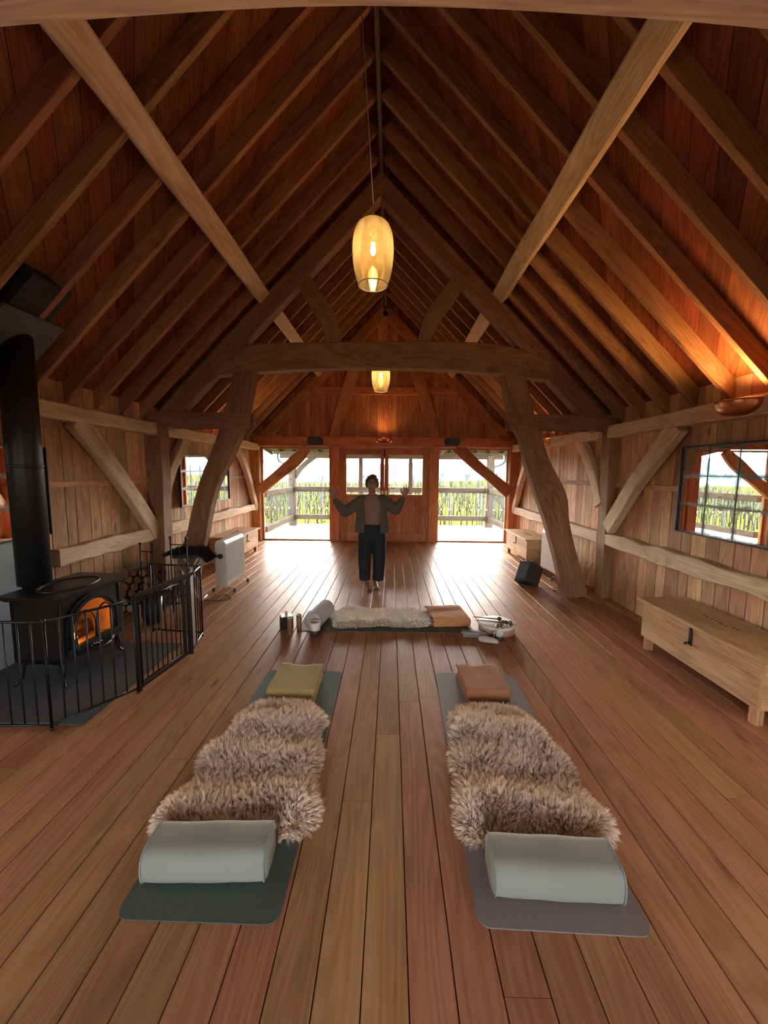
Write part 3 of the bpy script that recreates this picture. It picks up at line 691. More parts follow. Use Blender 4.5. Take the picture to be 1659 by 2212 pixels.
# ------------------------------------------------------------------ lamps of the room
def pendant(label):
    t = thing('pendant_lamp', label, 'pendant lamp')          # origin at the shade's centre
    prof = [(.012, .255), (.055, .250), (.10, .232), (.138, .195), (.160, .135), (.170, .06), (.169, -.03), (.160, -.11), (.145, -.18), (.127, -.235), (.120, -.252)]
    prof = [tuple(p) for p in catmull(prof, 3)]
    inner = [(max(.004, r_ - .004), z - (.004 if r_ < .1 else 0)) for r_, z in reversed(prof)]
    mb = MB(); mb.lathe(prof + inner, 48); obj('glass_shade', mb, 'lamp_glass', t)
    mb = MB(); mb.lathe([(.1195 + .0045 * math.cos(a), -.253 + .0045 * math.sin(a)) for a in [PI * 2 * k / 8 for k in range(9)]], 48); obj('glass_rim', mb, 'ceramic_cream', t)['label'] = 'bright ground rim of the glass shade'
    mb = MB(); mb.tube([(0, 0, .16), (0, 0, .09)], .017, 14); mb.tube([(0, 0, .09), (0, 0, .075)], .021, 14); obj('lamp_holder', mb, 'brass', t)
    mb = MB(); mb.lathe([(.0005, -.02), (.012, -.015), (.021, .008), (.022, .03), (.014, .055), (.011, .08)], 16); bl = obj('bulb', mb, 'bulb_hot', t)
    mb = MB(); mb.tube([(0, 0, .16), (0, 0, .262)], .004, 6); obj('inner_stem', mb, 'brass', t)
    mb = MB()
    for k in range(5):
        zc = .275 + k * .021; ax = k % 2
        pts = [((.008 * math.cos(a) if ax else 0), (0 if ax else .008 * math.cos(a)), zc + .015 * math.sin(a)) for a in [2 * PI * j / 10 for j in range(11)]]
        mb.tube(pts, .0025, 5, caps=False)
    obj('chain', mb, 'brass', t); return t
p1 = pendant('large amber glass pendant lamp hanging nearest in the centre of the room'); p1.location = (-.165, 3.42, 3.50)
def cordto(t, top, mid=None):
    mb = MB(); a = Vector((0, 0, .375)); b = Vector(top) - t.location
    mb.tube([a, a.lerp(b, .3) , b], .0042, 6); o = obj('cable', mb, 'fringe', t); o['label'] = 'pale fabric covered cable'
p2 = dup(p1, (-.20, 7.35, 3.42), label='smaller looking amber pendant lamp under the collar, in the far bay')
cordto(p1, (-.275, 3.30, 5.42)); cordto(p2, (-.17, 7.35, 5.42))
for p, w in ((p1, 1.6), (p2, 3.0)): lamp('pendant_light', 'POINT', (p.location.x, p.location.y, p.location.z + .02), w, (1, .66, .34), .05)
def bowl(label, loc, rz, power):
    t = thing('wall_lamp', label, 'wall lamp', loc, rz)        # half bowl, flat side towards -x
    prof = [(.001, -.062), (.07, -.058), (.13, -.040), (.172, -.008), (.19, .035), (.192, .058)]
    prof = [tuple(p) for p in catmull(prof, 3)]
    mb = MB(); mb.lathe(prof + [(r_ - .004, z + .003) for r_, z in reversed(prof)], 40, a0=-PI / 2, a1=PI / 2, sx=.85); obj('copper_bowl', mb, 'copper', t)
    mb = MB(); mb.box((-.012, -.19, -.06), (0, .19, .05)); obj('back_plate', mb, 'copper', t)
    mb = MB(); mb.ball((.06, 0, .012), .022, 8); obj('bulb', mb, 'bulb_glow', t)
    m = Matrix.Rotation(rz, 3, 'Z'); p = Vector(loc) + m @ Vector((.07, 0, .06))
    lamp('wall_lamp_light', 'SPOT', p, power, (1, .50, .17), .06, direction=m @ Vector((.15, 0, 1)), spot_size=R(150), spot_blend=.8)
    return t
bowl('copper half bowl uplighter on the right eaves beam above the mirror', (XR - .20, 3.30, 2.25), PI, 42)
bowl('copper half bowl uplighter on the right eaves beam in the far bay', (XR - .20, 7.3, 2.25), PI, 16)
bowl('copper half bowl uplighter on the left eaves beam in the far bay', (XL + .20, 7.3, 2.25), 0, 16)
bowl('small copper half bowl uplighter at the centre of the far tie beam', (-.17, 9.31, 2.43), -PI / 2, 8)
for x, nm in ((-1.775, 'left'), (1.415, 'right')):
    t = thing('loudspeaker', 'small dark wall loudspeaker on the tie beam, %s of the copper lamp' % nm, 'speaker', (x, 9.31, 2.39))
    mb = MB(); mb.prism([(a, 0, b) for a, b in ((-.13, -.09), (.13, -.09), (.16, -.06), (.17, .06), (.14, .09), (-.14, .09), (-.17, .06), (-.16, -.06))], (0, -.15, 0), (1, 0, 0), (0, 0, 1)); obj('cabinet', mb, 'black_plastic', t)
    mb = MB(); mb.box((-.13, -.158, -.07), (.13, -.151, .07), .002); obj('grille', mb, 'ceramic_black', t)
# ------------------------------------------------------------------ mirrors
def mirror(x, sd, y0, y1, z0, z1, label):
    t = thing('tiled_mirror', label, 'mirror', (x, (y0 + y1) / 2, z0))
    L, H = y1 - y0, z1 - z0
    a = [(0, -L / 2, 0), (0, L / 2, 0), (0, L / 2, H), (0, -L / 2, H)]
    mb = MB(); ids = [mb.vert(p) for p in a]; mb.face(ids, [(0, 0), (L, 0), (L, H), (0, H)]); bk = [mb.vert((p[0] - sd * .01, p[1], p[2])) for p in a]; mb.face(list(reversed(bk)), [(0, 0), (L, 0), (L, H), (0, H)])
    for i in range(4): j = (i + 1) % 4; mb.face((ids[j], ids[i], bk[i], bk[j]))
    o = obj('mirror_glass', mb, 'aged_mirror', t)
    mb = MB(); f = .012
    for lo, hi in (((-.02, -L / 2 - f, -f), (.02, -L / 2, H + f)), ((-.02, L / 2, -f), (.02, L / 2 + f, H + f)), ((-.02, -L / 2, -f), (.02, L / 2, 0)), ((-.02, -L / 2, H), (.02, L / 2, H + f))): mb.box(lo, hi, .002)
    obj('metal_frame', mb, 'iron', t)
    mb = MB(); k = 1
    while k * .32 < L - .05: mb.box((sd * .0005, -L / 2 + k * .32 - .0025, 0), (sd * .003, -L / 2 + k * .32 + .0025, H), .0005); k += 1
    for k in (1, 2): mb.box((sd * .0005, -L / 2, k * .273 - .0025), (sd * .003, L / 2, k * .273 + .0025), .0005)
    obj('seam', mb, 'zinc_dark', t); return t
mirror(XR - .13, -1, 2.70, 3.98, 1.15, 1.97, 'large aged tiled mirror on the right wall above the near chest')
mirror(XL + .10, 1, 5.98, 7.78, 1.14, 1.94, 'aged tiled mirror on the left wall beyond the crooked post')
mirror(XL + .10, 1, 2.70, 3.63, 1.10, 1.90, 'aged tiled mirror on the left wall behind the stove pipe')
for yb in (6.02, 3.9): pass
# ------------------------------------------------------------------ stove corner
mb = MB(); mb.box((XL + .03, 2.42, .001), (-2.05, 3.67, .014), .003); tag(obj('hearth_slab', mb, 'slate'), 'dark slate hearth slab under the stove', 'hearth')
mb = MB(); mb.box((XL + .03, 2.66, .001), (XL + .055, 3.66, 1.08), .002); tag(obj('heat_shield', mb, 'panel_grey'), 'grey metal heat shield against the left wall behind the stove', 'panel')
mb = MB(); mb.tube([(-3.02, 3.20, .55), (-3.02, 3.20, .74)], .085, 32); mb.tube([(-3.02, 3.20, .74), (-3.02, 3.20, 1.9), (-3.02, 3.20, 2.82)], .118, 48)
for z in (1.72, 1.74): mb.tube([(-3.02, 3.20, z - .004), (-3.02, 3.20, z + .004)], .120, 48)
tag(obj('flue_pipe', mb, 'flue_black'), 'thick black flue pipe rising from the stove to the roof', 'flue pipe')
t = thing('flue_collar', 'dark metal flue box and plate where the pipe meets the roof', 'flue collar', (0, 0, 0))
mb = MB(); q = lambda x, y, dz=0: (x, y, zr(x, 5.545) + dz)
mb.prism([q(-2.80, 2.90), q(-2.80, 3.42), q(-3.22, 3.42), q(-3.22, 2.90)], (.02 * S2, 0, -.02 * S2), (0, 1, 0), (1, 0, -1)); obj('collar_plate', mb, 'zinc_dark', t)
mb = MB()
for s_ in range(7):
    for yy_ in (2.93, 3.39):
        xx = -2.83 - .06 * s_; mb.ball((xx + .012, yy_, zr(xx, 5.545) - .016), .006, 6)
obj('screws', mb, 'iron', t)
mb = MB(); mb.prism([q(-2.60, 2.95, .01), q(-2.60, 3.30, .01), q(-2.82, 3.30, .01), q(-2.82, 2.95, .01)], (-.10, 0, .10), (0, 1, 0), (1, 0, -1)); obj('flue_box', mb, 'zinc_void', t)
# the stove: front faces +x, built around its base centre
t = thing('wood_stove', 'black cast iron wood burning stove with an arched glass door', 'stove', (-2.70, 3.16, .014), R(-4))
mb = MB(); w, d = .62, .40; zb, zt = .19, .70
def slab(mb, hx0, hx1, hy, z0, z1, ch=.01): mb.box((hx0, -hy, z0), (hx1, hy, z1), ch)
# body shell with a real firebox opening on the front
slab(mb, -.20, -.17, .31, zb, zt); mb.box((-.20, -.31, zb), (.20, -.285, zt), .008); mb.box((-.20, .285, zb), (.20, .31, zt), .008); mb.box((-.20, -.31, zb), (.20, .31, zb + .03), .008); mb.box((-.19, -.30, zt - .03), (.19, .30, zt), .008)
obj('stove_body', mb, 'cast_iron', t)
mb = MB(); slab(mb, -.255, .255, .37, .715, .735, .008); slab(mb, -.245, .245, .355, .70, .716, .006); slab(mb, -.225, .225, .335, .685, .701, .005)
sp = MB()
for r0, hz_ in ((1, .008), (.93, .004)): mb.lathe([(.24 * r0 - .006, .735), (.24 * r0 - .004, .735 + hz_), (.24 * r0 + .004, .735 + hz_), (.24 * r0 + .006, .735)], 48, sx=.72, sy=1.0, c=(.01, 0, 0))
obj('stove_top', mb, 'cast_iron', t)
# front plate around the arch
def arch(hw, zbase, rise, n=16, zs=None):
    zs = zs or zbase; return [(-hw, zbase)] + [(-hw * math.cos(PI * k / n), zs + rise * math.sin(PI * k / n)) for k in range(n + 1)] + [(hw, zbase)]
def ringmesh(mb, outer, inner, x0, x1):
    k = len(outer)
    A = [mb.vert((x1, y, z)) for y, z in outer]; B = [mb.vert((x1, y, z)) for y, z in inner]; C = [mb.vert((x0, y, z)) for y, z in outer]; D_ = [mb.vert((x0, y, z)) for y, z in inner]
    for i in range(k - 1):
        j = i + 1; mb.face((A[i], A[j], B[j], B[i])); mb.face((C[j], C[i], D_[i], D_[j])); mb.face((A[j], A[i], C[i], C[j])); mb.face((B[i], B[j], D_[j], D_[i]))
    for i in (0, k - 1): mb.face((A[i], B[i], D_[i], C[i]))
inn = arch(.235, .28, .22, zs=.41); n_ = len(inn)
def squareout(p, hw, z0, z1):
    y, z = p; c = (0, .41); dx, dz = y - c[0], z - c[1]
    s = min(hw / abs(dx) if abs(dx) > 1e-6 else 1e9, ((z1 - c[1]) / dz if dz > 1e-6 else 1e9)); 
    if dz < -1e-6: s = min(s, (c[1] - z0) / -dz)
    return (c[0] + dx * s, c[1] + dz * s)
outl = [squareout(p, .31, .19, .70) for p in inn]; outl[0] = (-.31, .19); outl[-1] = (.31, .19); inn2 = list(inn); inn2[0] = (-.235, .28); inn2[-1] = (.235, .28)
mb = MB(); ringmesh(mb, outl, inn2, .18, .20); mb.box((.18, -.31, .19), (.205, .31, .285), .006)
for s_ in (-1, 1): mb.box((.20, s_ * .295 - .012, .22), (.212, s_ * .295 + .012, .68), .004)
obj('front_plate', mb, 'cast_iron', t)
mb = MB()
for (hw, dx, wd) in ((.262, .018, .03), (.235, .028, .02), (.212, .02, .014)):
    o_ = arch(hw + wd / 2, .285, .235 * hw / .235 + .01, zs=.41); i_ = arch(hw - wd / 2, .285, .235 * (hw - wd) / .235 + .01, zs=.41); ringmesh(mb, o_, i_, .19, .20 + dx)
mb.box((.195, -.27, .255), (.235, .27, .285), .008); Dr = obj('stove_door', mb, 'cast_iron', t)
mb = MB(); ids = [mb.vert((.205, y, z)) for y, z in arch(.205, .285, .20, zs=.41)]; mb.face(ids); obj('door_glass', mb, 'stove_glass', Dr)
mb = MB()
for c_, hh in ((-.10, .15), (.10, .15)):
    pts = [(.222, c_ - .095, .285)] + [(.222, c_ - .095 * math.cos(PI * k / 12), .40 + .15 * math.sin(PI * k / 12)) for k in range(13)] + [(.222, c_ + .095, .285)]
    mb.tube(pts, .008, 6)
obj('door_tracery', mb, 'cast_iron', Dr)
mb = MB(); mb.tube([(.23, -.245, .36), (.27, -.245, .36)], .010, 8); mb.tube([(.27, -.245, .37), (.275, -.245, .30), (.275, -.25, .25)], [.011, .014, .010], 10); obj('door_handle', mb, 'iron', Dr)
mb = MB(); pr = [(.10 + .16 * math.sin(PI * k / 14), -.30 + .60 * k / 14) for k in range(15)]
mb.prism([(max(.10, a + .02), b, .20) for a, b in pr], (0, 0, .016), (0, 1, 0), (1, 0, 0)); mb.tube([(max(.12, a + .02), b, .212) for a, b in pr], .012, 8)
obj('ash_lip', mb, 'cast_iron', t)
mb = MB()
for k in range(5): mb.ball((.215, -.05 + k * .025, .232 + .006 * math.sin(k * 1.5)), .008, 6)
obj('air_control', mb, 'chrome', t)
for sx_ in (-1, 1):
    for sy_ in (-1, 1):
        mb = MB(); mb.tube(catmull([(sx_ * .16, sy_ * .26, .21), (sx_ * .175, sy_ * .28, .13), (sx_ * .18, sy_ * .285, .05), (sx_ * .215, sy_ * .32, .006)], 5), [.030] * 4 + [.022] * 4 + [.014] * 4 + [.012] * 3 + [.018], 10); obj('leg', mb, 'cast_iron', t)
mb = MB(); mb.box((-.165, -.28, .222), (-.15, .28, .66)); mb.box((-.15, -.283, .222), (.17, -.27, .62)); mb.box((-.15, .27, .222), (.17, .283, .62)); mb.box((-.15, -.27, .222), (.17, .27, .235)); obj('firebrick_lining', mb, 'firebrick', t)
mb = MB()
for k, (y, z, a) in enumerate(((-.10, .27, .1), (.08, .27, -.1), (0, .33, .25))): mb.tube([(-.05, y - .14, z), (-.02 + a * .2, y + .14, z + a * .1)], .035, 9)
obj('burning_logs', mb, 'bark', t)
mb = MB(); rf = random.Random(4)
for k in range(16):
    y = -.23 + .012 * k; h = .07 + .13 * rf.random() * (1.0 if k < 7 else .5); x = rf.uniform(-.02, .10)
    mb.lathe([(.001, 0), (.014, h * .2), (.011, h * .5), (.005, h * .8), (.0005, h)], 8, c=(x, y, .27 + rf.random() * .04), sx=.7)
obj('flames', mb, 'flame', t)
mb = MB()
for k in range(9): mb.ball((rf.uniform(-.08, .10), rf.uniform(-.22, .0), .245), rf.uniform(.012, .022), 5)
obj('embers', mb, 'ember', t)
lamp('fire_light', 'POINT', (-2.66, 3.00, .36), 1.2, (1, .38, .08), .06)
# fireguard
t = thing('fireguard', 'black barred folding fireguard with a gate around the stove', 'fireguard', (0, 0, 0))
GP = [(XL + .06, 2.30), (-2.20, 2.36), (-1.915, 2.80), (-1.83, 3.46), (-1.92, 3.84), (-2.47, 3.90)]
def panel(a, b, nb, z0=.05, z1=.745, r_=.0055, frame_r=.009, name='guard_panel'):
    mb = MB(); a = Vector((*a, 0)); b = Vector((*b, 0))
    for z in (z0, z1): mb.tube([a + Vector((0, 0, z)), b + Vector((0, 0, z))], frame_r, 8)
    for p in (a, b): mb.tube([p + Vector((0, 0, z0 - .03)), p + Vector((0, 0, z1))], frame_r, 8)
    o = obj(name, mb, 'iron', t)
    for k in range(1, nb):
        p = a.lerp(b, k / nb); m_ = MB(); m_.tube([p + Vector((0, 0, z0)), p + Vector((0, 0, z1))], r_, 6); obj('bar', m_, 'iron', o)
    return o
panel(GP[0], GP[1], 13); panel(GP[1], GP[2], 7); panel(GP[3], GP[4], 5); panel(GP[4], GP[5], 8)
g0, g1 = Vector((*GP[2], 0)), Vector((*GP[3], 0)); gd = (g1 - g0).normalized()
mb = MB()
for p in (g0 + gd * .015, g1 - gd * .03): mb.bar(p + Vector((0, 0, .02)), p + Vector((0, 0, .765)), .035, .024, gd)
mb.bar(g0 + Vector((0, 0, .765)), g1 + Vector((0, 0, .765)), .03, .03); mb.bar(g0 + Vector((0, 0, .045)), g1 + Vector((0, 0, .045)), .022, .022)
o = obj('gate_frame', mb, 'iron', t)
a, b = g0 + gd * .05, g1 - gd * .10
panel((a.x, a.y), (b.x, b.y), 9, .075, .725, .0055, .008, 'gate')
mb = MB(); mb.bar(b + Vector((0, 0, .075)), b + Vector((0, 0, .73)), .03, .022, gd); mb.box((b.x - .02, b.y - .03, .72), (b.x + .02, b.y + .04, .745)); obj('gate_latch', mb, 'iron', t)
mb = MB(); w2 = (Vector((*GP[4], 0)) - g1).normalized()
mb.bar(g1 + w2 * .055 + Vector((0, 0, .03)), g1 + w2 * .055 + Vector((0, 0, .75)), .012, .10, w2); obj('hinge_plate', mb, 'cast_iron', t)
for p in GP[1:5]:
    for z in (.02, .75): mb = MB(); mb.ball((p[0], p[1], z), .014, 8); obj('joint', mb, 'iron', t)
# firewood stack, log by log
rl = random.Random(9); spots = []; z = .055; row = 0
while z < .50:
    x = XL + .14 + (row % 2) * .05
    while x < -2.80 - row * .018: spots.append((x, z)); x += .105 + rl.random() * .012
    z += .088; row += 1
for i, (x, z) in enumerate(spots):
    mb = MB(); r_ = .050 + rl.random() * .008; n_ = rl.choice((5, 6, 7, 8)); L_ = .34
    ph = rl.random() * 6; pr = [(r_ * (1 - .18 * rl.random()) * math.cos(ph + 2 * PI * k / n_), r_ * (1 - .18 * rl.random()) * math.sin(ph + 2 * PI * k / n_)) for k in range(n_)]
    tone = rl.random(); y0, y1 = -L_ / 2, L_ / 2
    A = [mb.vert((a, y0, b)) for a, b in pr]; B = [mb.vert((a * .96, y1, b * .96)) for a, b in pr]
    for k in range(n_): q2 = (k + 1) % n_; mb.face((A[k], A[q2], B[q2], B[k]), [(0, k * .05), (0, k * .05 + .05), (L_, k * .05 + .05), (L_, k * .05)], tone)
    o = obj('firewood_log', mb, 'bark'); o.location = (x, 4.66 + rl.uniform(-.03, .03), z)
    e = MB(); [e.face([e.vert((a * .97, y0 - .0015, b * .97)) for a, b in pr], [(a, b * .12 + 3) for a, b in pr], tone)]; obj('cut_end', e, 'log_wood', o); e = MB(); e.face([e.vert((a * .93, y1 + .0015, b * .93)) for a, b in pr], [(a, b * .12) for a, b in pr], tone)
    obj('cut_end', e, 'log_wood', o); tag(o, 'split firewood log stacked by the left wall behind the stove', 'log', 'firewood stack')
# iron log holder with ball finials
t = thing('log_holder', 'tall black iron log holder with ball finials beside the firewood', 'log holder', (0, 0, 0))
PA = [(-2.90, 4.42), (-2.72, 4.36)]; PB = [(-2.60, 4.52), (-2.40, 4.50)]
for (a, b), zt_ in ((PA, .84), (PB, .90)):
    mb = MB()
    for k, p in enumerate((a, b)): mb.tube([(p[0], p[1], .0), (p[0], p[1], zt_)], .008, 8)
    for z in (zt_ - .07, .12): mb.tube([(a[0], a[1], z), (b[0], b[1], z)], .006, 6)
    mb.tube([((a[0] + b[0]) / 2, (a[1] + b[1]) / 2, .12), ((a[0] + b[0]) / 2, (a[1] + b[1]) / 2, zt_ - .07)], .005, 6); s_ = obj('side_panel', mb, 'iron', t)
    for p in (a, b): m_ = MB(); m_.ball((p[0], p[1], zt_ + .014), .017, 10); obj('ball_finial', m_, 'iron', s_)
mb = MB()
for z in (.12, .20): mb.tube([(PA[1][0], PA[1][1], z), (PB[0][0], PB[0][1], z)], .006, 6); mb.tube([(PA[0][0], PA[0][1], z), (PB[1][0], PB[1][1], z)], .006, 6)
obj('crossbar', mb, 'iron', t)
mb = MB(); mb.lathe([(.001, .0), (.085, .0), (.10, .12), (.105, .30), (.10, .30), (.095, .12), (.08, .012), (.001, .012)], 24, c=(-2.66, 4.20, 0)); tag(obj('coal_bucket', mb, 'cast_iron'), 'black bucket on the floor beside the firewood behind the stove', 'bucket')
# ------------------------------------------------------------------ chests, heaters, floor speaker, stool
def chest(label):
    t = thing('wooden_chest', label, 'chest')           # front faces -x, length along y
    mb = MB(); L_, D_ = 1.24, .46
    mb.box((-D_ / 2, -L_ / 2, .12), (-D_ / 2 + .025, L_ / 2, .465)); mb.box((D_ / 2 - .025, -L_ / 2, .12), (D_ / 2, L_ / 2, .465))
    for s_ in (-1, 1): mb.box((-D_ / 2 + .025, s_ * L_ / 2 - (.025 if s_ > 0 else 0), .12), (D_ / 2 - .025, s_ * L_ / 2 + (.025 if s_ < 0 else 0), .465))
    mb.box((-D_ / 2, -L_ / 2, .12), (D_ / 2, L_ / 2, .14)); obj('chest_body', mb, 'chest_wood', t)
    mb = MB(); mb.box((-D_ / 2 - .04, -L_ / 2 - .045, .467), (D_ / 2 + .005, L_ / 2 + .045, .497), .003, .4); lid = obj('lid', mb, 'chest_wood', t)
    mb = MB(); rr = random.Random(2)
    for k in range(9):      # a short line of small burnt-in lettering, unreadable in the photo
        y = -.16 + k * .04; x = rr.uniform(-.012, .012)
        mb.tube([(x - .02, y, .4975), (x + .012, y + .008, .4975), (x - .004, y + .022, .4975)], .0022, 4)
    obj('burnt_lettering', mb, 'marking', lid)
    for sx_ in (-1, 1):
        for sy_ in (-1, 1):
            mb = MB(); cx2, cy2 = sx_ * (D_ / 2 - .045), sy_ * (L_ / 2 - .05); mb.box((cx2 - .03, cy2 - .03, 0), (cx2 + .03, cy2 + .03, .12), .004); obj('foot', mb, 'chest_wood', t)
    mb = MB(); mb.box((-D_ / 2 - .006, -.018, .30), (-D_ / 2, .018, .41), .002); mb.box((-D_ / 2 - .010, -.012, .40), (-D_ / 2, .012, .467), .002); lt = obj('latch', mb, 'iron', t)
    mb = MB(); mb.tube([(-D_ / 2 - .005, 0, .325), (-D_ / 2 - .04, 0, .32)], .007, 8); mb.ball((-D_ / 2 - .042, 0, .318), .011, 8); obj('latch_knob', mb, 'iron', lt)
    for s_ in (-1, 1):
        mb = MB(); yy_ = s_ * (L_ / 2 + .018); pts = [(.10 * math.cos(a), yy_, .355 + .05 * math.sin(a)) for a in [PI + PI * k / 12 for k in range(13)]]
        pts[0] = (-.10, s_ * (L_ / 2), .36); pts[-1] = (.10, s_ * (L_ / 2), .36); mb.tube(pts, .010, 8); obj('rope_handle', mb, 'fringe', t)
    return t
c1 = chest('long low wooden chest against the right wall below the large mirror'); c1.location = (2.73, 3.16, 0)
dup(c1, (2.73, 7.72, 0), label='low wooden chest by the right wall in the far bay, behind the tilted speaker')
dup(c1, (-3.04, 7.55, 0), PI, label='low wooden chest by the left wall in the far bay, behind the white heater')
def heater(label):
    t = thing('panel_heater', label, 'heater')
    mb = MB(); prof = [(-.072, .10), (.072, .10), (.078, .12), (.078, .70), (.05, .745), (-.05, .745), (-.078, .70), (-.078, .12)]
    mb.prism([(a, -.33, b) for a, b in prof], (0, .66, 0), (0, 1, 0), (1, 0, 0)); obj('heater_body', mb, 'white_metal', t)
    mb = MB()
    for k in range(24): y = -.29 + k * .025; mb.box((.074, y, .16), (.084, y + .012, .68), .001)
    obj('fins', mb, 'white_metal', t)
    mb = MB(); mb.box((-.066, -.338, .11), (.066, -.329, .72), .004); ep = obj('end_panel', mb, 'linen_white', t)  # browner than the body: shade on this end put into its colour
    mb = MB(); mb.xf = Matrix.Translation((0, -.338, .53)) @ Matrix.Rotation(PI / 2, 4, 'X'); mb.lathe([(1e-4, .022), (.032, .020), (.036, .0)], 20); obj('dial', mb, 'black_plastic', ep)
    for y in (-.25, .25):
        mb = MB(); mb.tube([(-.15, y, .06), (-.08, y, .085), (.08, y, .085), (.15, y, .06)], .008, 6); ft = obj('foot_bar', mb, 'white_metal', t)
        for s_ in (-1, 1): m_ = MB(); m_.tube([(s_ * .15 - .012, y, .026), (s_ * .15 + .012, y, .026)], .026, 14); m_.tube([(s_ * .15, y, .03), (s_ * .15, y, .062)], .008, 6); obj('castor', m_, 'black_plastic', ft)
    return t
h1 = heater('white wheeled panel heater on the left floor in front of the low chest'); h1.location = (-2.33, 5.58, 0)
dup(h1, (2.70, 6.36, 0), R(3), label='white wheeled panel heater half hidden behind the right crooked post')
def cord(name, label, pts, r_=.004):
    mb = MB(); mb.tube(catmull(pts, 6), r_, 6); return tag(obj(name, mb, 'cord_black'), label, 'cable')
cord('power_cord', 'dark power cord curling on the floor under the left heater', [(-2.32, 5.34, .09), (-2.30, 5.24, .012), (-2.18, 5.15, .006), (-2.12, 5.02, .006), (-2.30, 4.95, .006), (-2.60, 5.02, .006), (-2.75, 5.12, .03), (-2.72, 5.22, .05)])
cord('speaker_cable', 'dark tangled cable on the floor between the tilted speaker and the right post', [(2.12, 5.78, .02), (2.30, 5.72, .006), (2.42, 5.62, .008), (2.36, 5.56, .012), (2.42, 5.66, .016), (2.6, 5.7, .006), (2.52, 5.58, .006), (2.38, 5.60, .006), (2.44, 5.40, .006), (2.62, 5.36, .006)])
cord('wall_cable', 'dark cable sticking up from the floor beside the right wall post', [(2.80, 5.40, .006), (2.84, 5.6, .006), (2.88, 5.66, .12), (2.90, 5.64, .3), (2.96, 5.62, .42)])
t = thing('floor_speaker', 'black cube loudspeaker tilted on its edge on the floor before the right chest', 'speaker', (2.06, 5.86, .0), rot=(R(-14), R(32), R(22)))
mb = MB(); mb.box((-.13, -.14, .02), (.13, .12, .34), .02); obj('cabinet', mb, 'black_plastic', t)
mb = MB(); mb.box((-.115, -.148, .035), (.115, -.141, .325), .004); obj('grille', mb, 'ceramic_black', t)
mb = MB(); mb.box((-.135, -.10, .05), (-.131, .09, .31), .002); obj('side_panel', mb, 'zinc_dark', t)
t = thing('folding_stool', 'folding stool with white metal legs before the left crooked post, under a black fur', 'stool', (-2.62, 4.98, 0), R(8)); t.scale = (.85, .85, 1.42)
mb = MB(); mb.box((-.20, -.17, .415), (.20, .17, .44), .01); obj('seat', mb, 'seat_dark', t)
for y in (-.15, .15):
    for s_ in (-1, 1): mb = MB(); mb.tube([(s_ * .19, y, .0 + .011), (-s_ * .17, y, .414)], .011, 8); obj('leg', mb, 'white_metal', t)
for s_ in (-1, 1): mb = MB(); mb.tube([(s_ * .19, -.15, .012), (s_ * .19, .15, .012)], .010, 8); obj('stretcher', mb, 'white_metal', t)
